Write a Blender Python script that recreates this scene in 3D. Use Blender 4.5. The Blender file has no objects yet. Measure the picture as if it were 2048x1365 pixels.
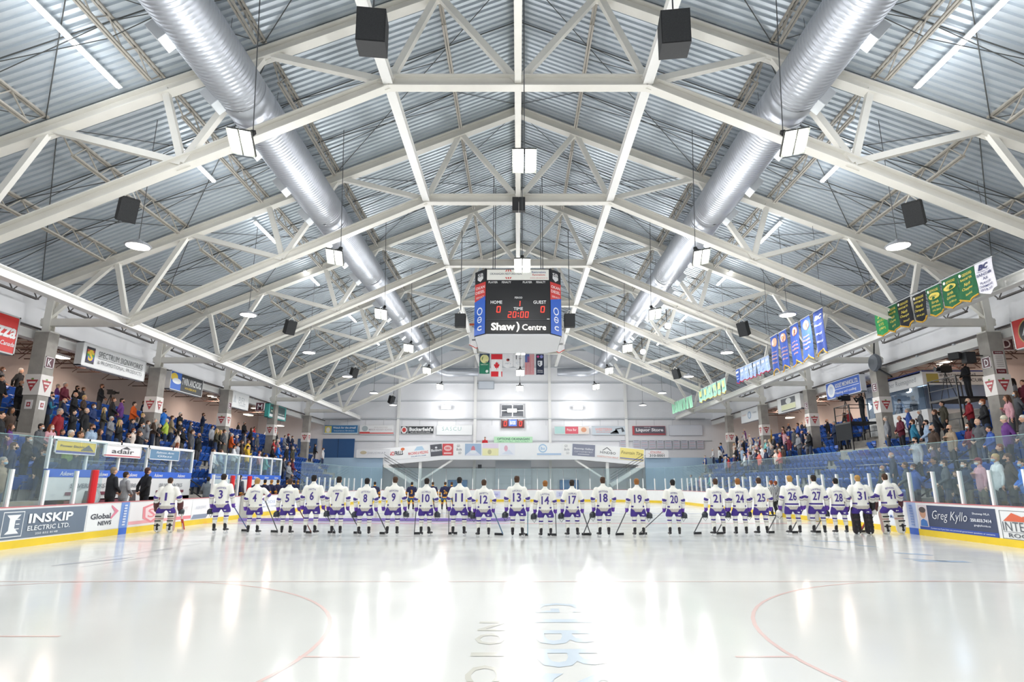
import bpy, bmesh, math, random
from mathutils import Vector as V, Matrix as M
from mathutils.bvhtree import BVHTree
random.seed(7)
sc = bpy.context.scene
COL = sc.collection
# ---------------------------------------------------------------- camera, world, exposure
FPX = 1200.0
PITCH = math.atan(283.5 / FPX)
EYE = 1.70
cam_d = bpy.data.cameras.new('camera'); cam = bpy.data.objects.new('camera', cam_d); COL.objects.link(cam)
cam.location = (0, 0, EYE); cam.rotation_euler = (math.pi / 2 + PITCH, 0, 0)
cam_d.sensor_width = 36.0; cam_d.lens = FPX / 2048 * 36.0; cam_d.shift_x = -12.0 / 2048
cam_d.clip_start = 0.05; cam_d.clip_end = 300
sc.camera = cam
sc.view_settings.view_transform = 'Standard'; sc.view_settings.look = 'None'
sc.view_settings.gamma = 1.0; sc.view_settings.use_curve_mapping = False
sc.view_settings.exposure = 0.40
LAMP_W = 140.0      # each high-bay lamp
FILL_W = 200.0       # added fill at each such lamp, to all sides, brightens the roof
PEND_W = 100.0       # each dish pendant
world = bpy.data.worlds.new('world'); sc.world = world; world.use_nodes = True
bg = world.node_tree.nodes['Background']; bg.inputs[0].default_value = (0.92, 0.95, 1.0, 1); bg.inputs[1].default_value = 0.35
try:
    sc.cycles.use_denoising = True
    sc.cycles.max_bounces = 6; sc.cycles.transparent_max_bounces = 20
    sc.cycles.diffuse_bounces = 4; sc.cycles.glossy_bounces = 2
except Exception: pass
CP, SP = math.cos(PITCH), math.sin(PITCH)
def at_x(px, py, X):
    """point of the photograph's ray through (px,py) on the plane x = X"""
    u = px - 1036.0; t = 682.5 - py
    k = X / u; return V((X, (FPX * CP - t * SP) * k, EYE + (FPX * SP + t * CP) * k))
def at_y(px, py, Y):
    u = px - 1036.0; t = 682.5 - py
    k = Y / (FPX * CP - t * SP); return V((u * k, Y, EYE + (FPX * SP + t * CP) * k))
def at_z(px, py, Z):
    u = px - 1036.0; t = 682.5 - py
    k = (Z - EYE) / (FPX * SP + t * CP); return V((u * k, (FPX * CP - t * SP) * k, Z))
# ---------------------------------------------------------------- main sizes (metres)
W = 8.0                      # bottom-chord tie width, the measure all trusses scale with
SPAN = 7.9                   # truss spacing
TY = [16.3 + SPAN * i for i in range(6)]
BX = 13.4                    # rink boards
CX = 2.5 * W                 # eave walls
COLX = 19.55                 # concrete columns
BACK = 62.6                  # far wall
NEAR = -7.0
def tz(z): return z * W + EYE
# ---------------------------------------------------------------- materials
def lin(c):
    return c / 12.92 if c <= 0.04045 else ((c + 0.055) / 1.055) ** 2.4
def rgb(h):
    if isinstance(h, str):
        h = h.lstrip('#'); return tuple(lin(int(h[i:i + 2], 16) / 255) for i in (0, 2, 4))
    return tuple(h)
_m = {}
def mat(name, col, rough=0.55, metal=0.0, emit=0.0, noise=0.0, scale=6.0, bump=0.0, spec=0.5):
    if name in _m: return _m[name]
    m = bpy.data.materials.new(name); m.use_nodes = True; nt = m.node_tree; b = nt.nodes['Principled BSDF']
    c = rgb(col); b.inputs['Base Color'].default_value = (*c, 1); b.inputs['Roughness'].default_value = rough
    b.inputs['Metallic'].default_value = metal; b.inputs['Specular IOR Level'].default_value = spec
    if emit: b.inputs['Emission Color'].default_value = (*c, 1); b.inputs['Emission Strength'].default_value = emit
    if noise or bump:
        tc = nt.nodes.new('ShaderNodeTexCoord'); n = nt.nodes.new('ShaderNodeTexNoise'); n.inputs['Scale'].default_value = scale
        n.inputs['Detail'].default_value = 4; nt.links.new(tc.outputs['Object'], n.inputs['Vector'])
        if noise:
            r = nt.nodes.new('ShaderNodeValToRGB'); nt.links.new(n.outputs['Fac'], r.inputs['Fac'])
            r.color_ramp.elements[0].position = 0.3; r.color_ramp.elements[1].position = 0.7
            r.color_ramp.elements[0].color = (*[x * (1 - noise) for x in c], 1); r.color_ramp.elements[1].color = (*[min(1, x * (1 + noise * .4)) for x in c], 1)
            nt.links.new(r.outputs['Color'], b.inputs['Base Color'])
        if bump:
            bp = nt.nodes.new('ShaderNodeBump'); bp.inputs['Strength'].default_value = bump; bp.inputs['Distance'].default_value = 0.02
            nt.links.new(n.outputs['Fac'], bp.inputs['Height']); nt.links.new(bp.outputs['Normal'], b.inputs['Normal'])
    _m[name] = m; return m
def cmat(h, rough=0.5): return mat('paint_' + h.strip('#'), h, rough)
def clothm(h): return mat('cloth_' + h.strip('#'), h, 0.85, noise=0.12, scale=14)
STEEL = mat('cream_steel', '#ece9e1', 0.45, noise=0.04, scale=1.5)
WHITEST = mat('white_steel', '#f2f1ee', 0.4)
JOIST = mat('joist_steel', '#b3ada3', 0.5, noise=0.12, scale=3)
RODM = mat('dark_rod', '#4f5150', 0.5)
DECK = mat('galvanised_deck', '#cdd5dc', 0.38, 0.45, noise=0.10, scale=0.6)
DUCT = mat('duct_metal', '#c3c7cf', 0.42, 0.75, noise=0.06, scale=1.0)
WALLW = mat('white_panel', '#f3f3f6', 0.55, noise=0.03, scale=.7)
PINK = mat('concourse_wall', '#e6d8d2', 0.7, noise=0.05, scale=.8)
CONC = mat('concrete', '#a8a39c', 0.8, noise=0.18, scale=2.5, bump=.2)
BLACK = mat('black_paint', '#17181a', 0.45)
DGREY = mat('speaker_black', '#2b2c2e', 0.7, noise=.2, scale=40)
GREYC = mat('light_grey', '#c9ccd0', 0.5)
WHITE = mat('white_plastic', '#f4f5f5', 0.35, noise=.03, scale=1)
RED = mat('goal_red', '#d8232a', 0.4)
YELLOW = mat('kick_yellow', '#f0cf36', 0.4, noise=.06, scale=2)
BLUE = mat('seat_blue', '#2a5cb4', 0.35, noise=.08, scale=3)
DOORB = mat('door_blue', '#2f5d92', 0.5)
CABLE = mat('cable', '#55575a', 0.5)
SKIN = [mat('skin_%d' % i, c, 0.5) for i, c in enumerate(['#e3b093', '#d9a183', '#efc4a8', '#b07d5c'])]
EYEM = mat('eye_dark', '#2a1d18', 0.3); LIPM = mat('lips', '#b5655a', 0.5)
def glow(name, col, s):
    if name in _m: return _m[name]
    m = bpy.data.materials.new(name); m.use_nodes = True; nt = m.node_tree; nt.nodes.clear()
    o = nt.nodes.new('ShaderNodeOutputMaterial'); e = nt.nodes.new('ShaderNodeEmission'); e.inputs[0].default_value = (*rgb(col), 1); e.inputs[1].default_value = s
    nt.links.new(e.outputs[0], o.inputs[0]); _m[name] = m; return m
def glassm(name, tint, opac, rough=0.02, light_veil=0.0):
    m = bpy.data.materials.new(name); m.use_nodes = True; nt = m.node_tree; nt.nodes.clear()
    o = nt.nodes.new('ShaderNodeOutputMaterial'); t = nt.nodes.new('ShaderNodeBsdfTransparent'); t.inputs[0].default_value = (*rgb(tint), 1)
    g = nt.nodes.new('ShaderNodeBsdfGlossy'); g.inputs['Roughness'].default_value = rough; g.inputs[0].default_value = (.95, 1, 1, 1)
    f = nt.nodes.new('ShaderNodeLayerWeight'); pw = nt.nodes.new('ShaderNodeMath'); pw.operation = 'POWER'; pw.inputs[1].default_value = 5.0
    a = nt.nodes.new('ShaderNodeMath'); a.operation = 'MULTIPLY_ADD'; a.inputs[1].default_value = .5; a.inputs[2].default_value = opac; nt.links.new(f.outputs['Facing'], pw.inputs[0])
    x = nt.nodes.new('ShaderNodeMixShader'); nt.links.new(pw.outputs[0], a.inputs[0]); nt.links.new(a.outputs[0], x.inputs[0])
    nt.links.new(t.outputs[0], x.inputs[1]); nt.links.new(g.outputs[0], x.inputs[2]); nt.links.new(x.outputs[0], o.inputs[0]); _m[name] = m
    if light_veil:  # pale diffuse layer imitating the haze of reflections on the glass
        df = nt.nodes.new('ShaderNodeBsdfTranslucent'); df.inputs[0].default_value = (.85, .95, 1, 1); d2 = nt.nodes.new('ShaderNodeBsdfDiffuse'); d2.inputs[0].default_value = (.85, .95, 1, 1); ad = nt.nodes.new('ShaderNodeMixShader'); nt.links.new(df.outputs[0], ad.inputs[1]); nt.links.new(d2.outputs[0], ad.inputs[2])
        y = nt.nodes.new('ShaderNodeMixShader'); y.inputs[0].default_value = light_veil; nt.links.new(x.outputs[0], y.inputs[1]); nt.links.new(ad.outputs[0], y.inputs[2]); nt.links.new(y.outputs[0], o.inputs[0])
    return m
GLASS = glassm('rink_glass', '#eff7f8', 0.03, .02, .07)
GLEDGE = mat('glass_edge', '#9fc4c4', .2)
# ---------------------------------------------------------------- mesh builder
class MB:
    def __init__(s): s.v = []; s.f = []; s.mi = []; s.m = []
    def mid(s, m):
        if m not in s.m: s.m.append(m)
        return s.m.index(m)
    def add(s, vs, fs, m):
        k = len(s.v); i = s.mid(m); s.v += [tuple(x) for x in vs]
        for f in fs: s.f.append([k + j for j in f]); s.mi.append(i)
        return s
    def box(s, c, d, m, R=None):
        c = V(c); h = [x / 2 for x in d]; vs = []
        for z in (-1, 1):
            for x, y in ((-1, -1), (1, -1), (1, 1), (-1, 1)):
                p = V((x * h[0], y * h[1], z * h[2])); vs.append(c + (R @ p if R else p))
        return s.add(vs, [(3, 2, 1, 0), (4, 5, 6, 7), (0, 1, 5, 4), (1, 2, 6, 5), (2, 3, 7, 6), (3, 0, 4, 7)], m)
    def bb(s, x0, x1, y0, y1, z0, z1, m): return s.box(((x0 + x1) / 2, (y0 + y1) / 2, (z0 + z1) / 2), (abs(x1 - x0), abs(y1 - y0), abs(z1 - z0)), m)
    def frame(s, p0, p1, up=V((0, 0, 1))):
        t = (V(p1) - V(p0)); L = t.length; t.normalize()
        if abs(t.dot(up)) > .99: up = V((0, 1, 0))
        a = t.cross(up).normalized(); b = a.cross(t).normalized(); return L, t, a, b
    def bar(s, p0, p1, w, h, m, up=V((0, 0, 1))):
        L, t, a, b = s.frame(p0, p1, V(up)); R = M((a, t, b)).transposed()
        return s.box((V(p0) + V(p1)) / 2, (w, L, h), m, R)
    def ibeam(s, p0, p1, w, h, m, up=V((0, 0, 1)), tf=.035, tw=.02):
        L, t, a, b = s.frame(p0, p1, V(up)); R = M((a, t, b)).transposed(); c = (V(p0) + V(p1)) / 2
        s.box(c + b * (h / 2 - tf / 2), (w, L, tf), m, R); s.box(c - b * (h / 2 - tf / 2), (w, L, tf), m, R)
        return s.box(c, (tw, L, h - 2 * tf), m, R)
    def tube(s, pts, r, m, n=8, cap=True):
        pts = [V(p) for p in pts]; rs = r if isinstance(r, (list, tuple)) else [r] * len(pts); vs = []; fs = []
        up = None
        for i, p in enumerate(pts):
            t = (pts[min(i + 1, len(pts) - 1)] - pts[max(i - 1, 0)]).normalized()
            if up is None: up = V((0, 0, 1)) if abs(t.z) < .9 else V((1, 0, 0))
            a = (up - t * up.dot(t)).normalized(); up = a; b = t.cross(a)
            for k in range(n):
                an = 2 * math.pi * k / n; vs.append(p + (a * math.cos(an) + b * math.sin(an)) * rs[i])
        for i in range(len(pts) - 1):
            for k in range(n): fs.append((i * n + k, i * n + (k + 1) % n, (i + 1) * n + (k + 1) % n, (i + 1) * n + k))
        if cap: fs.append(tuple(range(n - 1, -1, -1))); fs.append(tuple((len(pts) - 1) * n + k for k in range(n)))
        return s.add(vs, fs, m)
    def lathe(s, c, prof, m, n=16, axis='z'):
        vs = []; fs = []; c = V(c)
        for r, z in prof:
            for k in range(n):
                a = 2 * math.pi * k / n; p = (r * math.cos(a), r * math.sin(a), z)
                if axis == 'y': p = (p[0], p[2], p[1])
                if axis == 'x': p = (p[2], p[0], p[1])
                vs.append(c + V(p))
        for i in range(len(prof) - 1):
            for k in range(n): fs.append((i * n + k, i * n + (k + 1) % n, (i + 1) * n + (k + 1) % n, (i + 1) * n + k))
        fs.append(tuple(range(n - 1, -1, -1))); fs.append(tuple((len(prof) - 1) * n + k for k in range(n)))
        return s.add(vs, fs, m)
    def ell(s, c, r, m, n=10, h=6):
        prof = [(math.sin(math.pi * i / h) + 1e-4, math.cos(math.pi * i / h)) for i in range(h + 1)]; k = len(s.v)
        s.lathe((0, 0, 0), prof, m, n); c = V(c)
        for i in range(k, len(s.v)):
            p = s.v[i]; s.v[i] = (c.x + p[0] * r[0], c.y + p[1] * r[1], c.z + p[2] * r[2])
        return s
    def poly(s, pts, z0, z1, m):
        n = len(pts); vs = [V((x, y, z0)) for x, y in pts] + [V((x, y, z1)) for x, y in pts]
        fs = [tuple(range(n - 1, -1, -1)), tuple(range(n, 2 * n))] + [(i, (i + 1) % n, n + (i + 1) % n, n + i) for i in range(n)]
        return s.add(vs, fs, m)
    def mesh(s, name, smooth=False):
        me = bpy.data.meshes.new(name); me.from_pydata(s.v, [], s.f)
        for m in s.m: me.materials.append(m)
        me.polygons.foreach_set('material_index', s.mi)
        if smooth: me.polygons.foreach_set('use_smooth', [True] * len(s.f))
        me.update(); return me
    def build(s, name, parent=None, smooth=False, mx=None, **pr):
        return link(name, s.mesh(name, smooth), parent, mx, **pr)
def props(o, label=None, cat=None, group=None, kind=None):
    if label: o['label'] = label
    if cat: o['category'] = cat
    if group: o['group'] = group
    if kind: o['kind'] = kind
    return o
def link(name, data, parent=None, mx=None, **pr):
    o = bpy.data.objects.new(name, data); COL.objects.link(o)
    if parent: o.parent = parent
    if mx is not None: o.matrix_local = mx
    return props(o, **pr)
def empty(name, loc, label, cat, group=None, rz=0.0, mx=None):
    o = link(name, None, None, mx if mx is not None else M.Translation(V(loc)) @ M.Rotation(rz, 4, 'Z'), label=label, cat=cat, group=group)
    o.empty_display_size = .2; return o
def kids(o): return [c for c in bpy.data.objects if c.parent == o]
def grab(o):   # a thing with its parts, as a reusable pattern
    return (o, [(c, [(d, []) for d in kids(c)]) for c in kids(o)])
def dup(pat, mx, label=None, group=None, parent=None):
    o, ch = pat; c = o.copy(); COL.objects.link(c); c.parent = parent
    if mx is not None: c.matrix_local = mx
    if label: c['label'] = label
    if group: c['group'] = group
    for k in ch: dup(k, None, parent=c)
    return c
def axes(o, right, up):
    r = V(right).normalized(); u = V(up).normalized(); n = r.cross(u); m = M((r, u, n)).transposed().to_4x4(); m.translation = V(o); return m
# ---------------------------------------------------------------- lettering and signs
_tc = {}
def textmesh(txt, bold=0.0, sh=0.0, sp=1.0):
    key = (txt, bold, sh, sp)
    if key in _tc: return _tc[key]
    cu = bpy.data.curves.new('t', 'FONT'); cu.body = txt; cu.size = 1.0; cu.resolution_u = 2; cu.offset = bold; cu.shear = sh; cu.space_character = sp
    cu.align_x = 'CENTER'; cu.align_y = 'BOTTOM_BASELINE'
    ob = bpy.data.objects.new('t', cu); COL.objects.link(ob)
    me = bpy.data.meshes.new_from_object(ob.evaluated_get(bpy.context.evaluated_depsgraph_get()))
    vs = [v.co.copy() for v in me.vertices]; fs = [tuple(p.vertices) for p in me.polygons]
    bpy.data.objects.remove(ob); bpy.data.curves.remove(cu); bpy.data.meshes.remove(me)
    if vs:
        x0 = min(v.x for v in vs); x1 = max(v.x for v in vs); y0 = min(v.y for v in vs); y1 = max(v.y for v in vs)
    else: x0 = x1 = y0 = y1 = 0
    _tc[key] = (vs, fs, (x0, x1, y0, y1)); return _tc[key]
def put_text(mb, txt, cx, cy, w, h, col, z=0.0, bold=0.012, sh=0.0, sp=1.0):
    """fit text into a w x h box centred on (cx,cy) of the local plane"""
    vs, fs, (x0, x1, y0, y1) = textmesh(txt, bold, sh, sp)
    if not vs: return
    sx = w / max(x1 - x0, 1e-3) if w else h / (y1 - y0); sy = h / max(y1 - y0, 1e-3); mx_, my_ = (x0 + x1) / 2, (y0 + y1) / 2
    m = col if not isinstance(col, str) else cmat(col)
    mb.add([V((cx + (v.x - mx_) * sx, cy + (v.y - my_) * sy, z)) for v in vs], fs, m)
def graphic(els, w, h):
    """els in fractions of the panel: ('r',x,y,w,h,col) ('t',text,x,y,w,h,col[,opts]) ('d',x,y,rx,ry,col) ('p',[(x,y)..],col)"""
    mb = MB(); z = .006
    for e in els:
        z += .0025
        if e[0] == 'r': _, x, y, a, b, c = e; X, Y = (x - .5) * w, (y - .5) * h; A, B = a * w / 2, b * h / 2; mb.add([V((X - A, Y - B, z)), V((X + A, Y - B, z)), V((X + A, Y + B, z)), V((X - A, Y + B, z))], [(0, 1, 2, 3)], cmat(c))
        elif e[0] == 't': o = e[7] if len(e) > 7 else {}; put_text(mb, e[1], (e[2] - .5) * w, (e[3] - .5) * h, e[4] * w, e[5] * h, e[6], z, **o)
        elif e[0] == 'd': _, x, y, a, b, c = e; mb.add([V(((x - .5) * w + a * w * math.cos(k * math.pi / 12), (y - .5) * h + b * h * math.sin(k * math.pi / 12), z)) for k in range(24)], [tuple(range(24))], cmat(c))
        elif e[0] == 'p': mb.add([V(((x - .5) * w, (y - .5) * h, z)) for x, y in e[1]], [tuple(range(len(e[1])))], cmat(e[2]))
    return mb
def sign(name, label, mx, w, h, base, els, depth=.12, frame=None, cat='sign', group=None, emit=None, parent=None):
    root = link(name, None, parent, mx, label=label, cat=cat if not parent else None, group=group)
    b = MB(); b.box((0, 0, -depth / 2), (w, h, depth), emit or cmat(base)); b.build('panel', root)
    if frame:
        f = MB(); t = max(.03, h * .04)
        for sx in (-1, 1): f.box((sx * (w / 2), 0, -depth / 2 + .005), (t, h + t, depth + .02), cmat(frame)); f.box((0, sx * h / 2, -depth / 2 + .005), (w + t, t, depth + .02), cmat(frame))
        f.build('frame', root)
    if els:
        graphic(els, w, h).build('lettering', root)
    return root
ORD = ['nearest', 'second nearest', 'third nearest', 'fourth nearest', 'fifth nearest', 'sixth nearest', 'seventh nearest', 'eighth nearest', 'ninth nearest', 'tenth nearest', 'eleventh nearest', 'twelfth nearest']
NTH = ['first', 'second', 'third', 'fourth', 'fifth', 'sixth', 'seventh', 'eighth', 'ninth', 'tenth', 'eleventh', 'twelfth', 'thirteenth', 'fourteenth', 'fifteenth', 'sixteenth', 'seventeenth', 'eighteenth', 'nineteenth', 'twentieth']
SIDE = {-1: 'left', 1: 'right'}
# ================================================================ SHELL
def tooth_material():
    m = bpy.data.materials.new('ice'); m.use_nodes = True; nt = m.node_tree; b = nt.nodes['Principled BSDF']
    b.inputs['Roughness'].default_value = .16; b.inputs['Specular IOR Level'].default_value = .28
    tc = nt.nodes.new('ShaderNodeTexCoord'); n = nt.nodes.new('ShaderNodeTexNoise'); n.inputs['Scale'].default_value = .35; n.inputs['Detail'].default_value = 6
    mp = nt.nodes.new('ShaderNodeMapping'); mp.inputs['Scale'].default_value = (1, .5, 1); nt.links.new(tc.outputs['Object'], mp.inputs[0]); nt.links.new(mp.outputs[0], n.inputs['Vector'])
    r = nt.nodes.new('ShaderNodeValToRGB'); r.color_ramp.elements[0].color = (.675, .685, .655, 1); r.color_ramp.elements[1].color = (.705, .715, .69, 1)
    nt.links.new(n.outputs['Fac'], r.inputs[0]); nt.links.new(r.outputs[0], b.inputs['Base Color'])
    n2 = nt.nodes.new('ShaderNodeTexNoise'); n2.inputs['Scale'].default_value = .8; n2.inputs['Detail'].default_value = 4; nt.links.new(tc.outputs['Object'], n2.inputs['Vector'])
    mr = nt.nodes.new('ShaderNodeMapRange'); mr.inputs[1].default_value = .3; mr.inputs[2].default_value = .7; mr.inputs[3].default_value = .11; mr.inputs[4].default_value = .17
    nt.links.new(n2.outputs['Fac'], mr.inputs[0]); nt.links.new(mr.outputs[0], b.inputs['Roughness'])
    bp = nt.nodes.new('ShaderNodeBump'); bp.inputs['Strength'].default_value = .012; bp.inputs['Distance'].default_value = .01
    nt.links.new(n2.outputs['Fac'], bp.inputs['Height']); nt.links.new(bp.outputs[0], b.inputs['Normal'])
    return m
ICE = tooth_material()
f = MB(); f.bb(-28, 28, NEAR, BACK + .3, -.3, -.02, CONC); f.build('floor', kind='structure')
YE = 57.0                    # far end boards
RC = 8.0                     # corner radius
def rink_path(off=0.0, step=1.2):
    """points from the near left, round the far end, to the near right, with outward normals"""
    X = BX + off; R = RC + off; cx = BX - RC; cy = YE - RC; P = []
    n = int((cy - (-3)) / step)
    for i in range(n + 1): P.append((V((-X, -3 + (cy + 3) * i / n, 0)), V((-1, 0, 0))))
    k = 10
    for i in range(1, k): a = math.pi - math.pi / 2 * i / k; d = V((math.cos(a), math.sin(a), 0)); P.append((V((-cx, cy, 0)) + d * R, d))
    n2 = int(2 * cx / step)
    for i in range(n2 + 1): P.append((V((-cx + 2 * cx * i / n2, YE + off, 0)), V((0, 1, 0))))
    for i in range(1, k): a = math.pi / 2 - math.pi / 2 * i / k; d = V((math.cos(a), math.sin(a), 0)); P.append((V((cx, cy, 0)) + d * R, d))
    for i in range(n, -1, -1): P.append((V((X, -3 + (cy + 3) * i / n, 0)), V((1, 0, 0))))
    return P
PATH = rink_path()
im = MB(); im.poly([(p.x, p.y) for p, _ in PATH][::-1], -.02, 0.0, ICE); im.build('floor_ice', kind='structure')
# painted lines of the ice, thin films with a real height
def icepaint(name, col, label, fn):
    mb = MB(); fn(mb, mat('ice_' + name, col, .2)); o = mb.build('ice_marking'); props(o, label=label, cat='ice marking', kind='structure'); return o
def ring(mb, cx, cy, r, w, m, n=72, z=.002):
    vs = []; fs = []
    for i in range(n):
        a = 2 * math.pi * i / n
        for q in (r - w, r): vs.append(V((cx + q * math.cos(a), cy + q * math.sin(a), z)))
    for i in range(n): j = (i + 1) % n; fs.append((2 * i, 2 * i + 1, 2 * j + 1, 2 * j))
    mb.add(vs, fs, m)
def quad(mb, x0, x1, y0, y1, m, z=.0024): mb.add([V((x0, y0, z)), V((x1, y0, z)), V((x1, y1, z)), V((x0, y1, z))], [(0, 1, 2, 3)], m)
YC = 6.8
CCX = {-1: 6.7, 1: 7.3}
def circ(s):
    def fn(mb, m):
        ring(mb, s * CCX[s], YC, 4.57, .05, m)
        for dy in (-.22,):
            for e in (-1, 1):
                x = s * CCX[s] + e * 4.5; quad(mb, x, x + e * .62, YC + dy - .025, YC + dy + .025, m)
        for a in (-1, 1):
            for b in (-1, 1):
                quad(mb, s * CCX[s] + a * .5, s * CCX[s] + a * 1.5, YC + b * .6 - .025, YC + b * .6 + .025, m)
    return fn
for s in (-1, 1): icepaint('faded_red', '#dcbfb8', 'faint red face-off circle under the ice at the lower %s' % SIDE[s], circ(s))
icepaint('thin_red', '#e2c6bd', 'thin faded red line crossing the whole rink behind the circles', lambda mb, m: quad(mb, -BX, BX, 11.25, 11.3, m))
icepaint('pale_violet', '#a9adc6', 'thin grey-violet line under the skates of the standing team', lambda mb, m: quad(mb, -BX, BX, 18.78, 18.83, m))
icepaint('far_red', '#d98f92', 'red centre line across the ice behind the standing team', lambda mb, m: quad(mb, -BX, BX, 26.6, 26.9, m))
icepaint('far_blue', '#aab4dd', 'blue line across the far half of the ice', lambda mb, m: quad(mb, -BX, BX, 35.0, 35.3, m, .003))
def icetext(txt, col, x0, cap, ystart, adv, label):
    def fn(mb, m):
        for i, ch in enumerate(txt):
            t = MB(); wd = adv * (.78 if ch != 'I' else .22); put_text(t, ch, 0, 0, wd, cap, m)
            y = ystart - adv * i - (0 if ch != 'I' else 0)
            mb.add([V((x0 + cap / 2 + p[1], y - p[0], .003)) for p in t.v], t.f, m)
    icepaint(col.strip('#'), col, label, fn)
icetext('GIBBS', '#bccad6', .18, .75, 9.0, .82, 'pale blue lettering GIBBS under the ice near the camera')
icetext('NOIC', '#c6c5ba', -.48, .34, 7.9, .62, 'pale grey lettering under the ice left of the blue letters')
def streaks(mb, m, pts):
    for (x0, y0, x1, y1, w) in pts:
        a = at_z(x0, y0, .003); b = at_z(x1, y1, .003); mb.add([a, b, b + V((0, w, 0)), a + V((0, w, 0))], [(0, 1, 2, 3)], m)
icepaint('grey_ad', '#b7bac0', 'grey slanted sponsor mark under the ice at the left boards', lambda mb, m: streaks(mb, m, [(100, 1133, 250, 1118, .35), (160, 1135, 330, 1110, .12), (150, 1126, 400, 1088, .18), (200, 1112, 430, 1078, .10), (300, 1104, 340, 1099, .3), (180, 1120, 220, 1113, .3)]))
icepaint('blue_ad', '#a9bdd3', 'blue slanted sponsor mark under the ice at the right boards', lambda mb, m: streaks(mb, m, [(1580, 1090, 1690, 1102, .15), (1630, 1083, 1720, 1086, .25), (1720, 1092, 1760, 1096, .35), (1800, 1108, 1870, 1112, .3), (1840, 1124, 1945, 1126, .30), (1810, 1118, 1900, 1124, .12)]))
# walls
EAVE_Z = tz(1.0)
w = MB(); w.bb(-28, 28, BACK, BACK + .2, -.3, tz(2.2), WALLW); w.build('wall_back', kind='structure')
for s in (-1, 1):
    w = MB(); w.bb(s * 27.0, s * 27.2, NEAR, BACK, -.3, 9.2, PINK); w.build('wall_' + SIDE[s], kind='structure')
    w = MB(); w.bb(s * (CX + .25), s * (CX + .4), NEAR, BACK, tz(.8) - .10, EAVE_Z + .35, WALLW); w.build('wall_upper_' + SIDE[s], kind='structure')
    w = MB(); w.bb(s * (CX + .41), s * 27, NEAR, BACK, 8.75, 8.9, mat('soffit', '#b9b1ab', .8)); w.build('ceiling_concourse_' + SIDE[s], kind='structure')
# girts and pilasters of the far wall
g = MB()
for z in (3.2, 5.9, 8.1, 10.0, 11.9, 13.6, 15.4): g.bb(-20, 20, BACK - .14, BACK - .002, z - .05, z + .05, GREYC)
for X in (-12.4, -4.45, 3.3, 11.2): g.bb(X - .14, X + .14, BACK - .3, BACK - .15, 0, min(17.4, tz(2.03) - .42 * abs(X)), WHITEST)
g.build('trim_back', kind='structure')
# corrugated roof deck, one slope each side
def deck(s):
    mb = MB(); P = .245; y = NEAR; prof = []
    while y < BACK:
        prof += [(y, 0), (y + .115, 0), (y + .135, .075), (y + .225, .075)]; y += P
    a = [V((0, yy, tz(2.056) + .28 + dz)) for yy, dz in prof]; b = [V((s * CX * 1.03, yy, tz(2.056) + .28 - .42 * CX * 1.03 + dz)) for yy, dz in prof]; n = len(prof)
    mb.add(a + b, [(i, i + 1, n + i + 1, n + i) for i in range(n - 1)], DECK)
    mb.build('ceiling_' + SIDE[s], kind='structure')
for s in (-1, 1): deck(s)
# seating terraces
NR = 10
def row_x(r): return 14.75 + .8 * r
def row_z(r): return .65 + .49 * r
for s in (-1, 1):
    mb = MB()
    for r in range(NR):
        x0 = s * (row_x(r) - .35); x1 = s * (row_x(r) + .46); y0 = NEAR
        if s < 0 and r < 1:
            mb.bb(x0, x1, NEAR, 18.0, -.02, row_z(r), CONC); mb.bb(x0, x1, 37.2, BACK - 8, -.02, row_z(r), CONC)
        else: mb.bb(x0, x1, y0, BACK - (7 if r < 4 else 3.5), -.02, row_z(r), CONC)
    mb.bb(s * (row_x(NR) - .35), s * 27, NEAR, BACK, -.02, row_z(NR - 1) + .1, CONC)
    mb.build('floor_terrace_' + SIDE[s], kind='structure')
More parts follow.
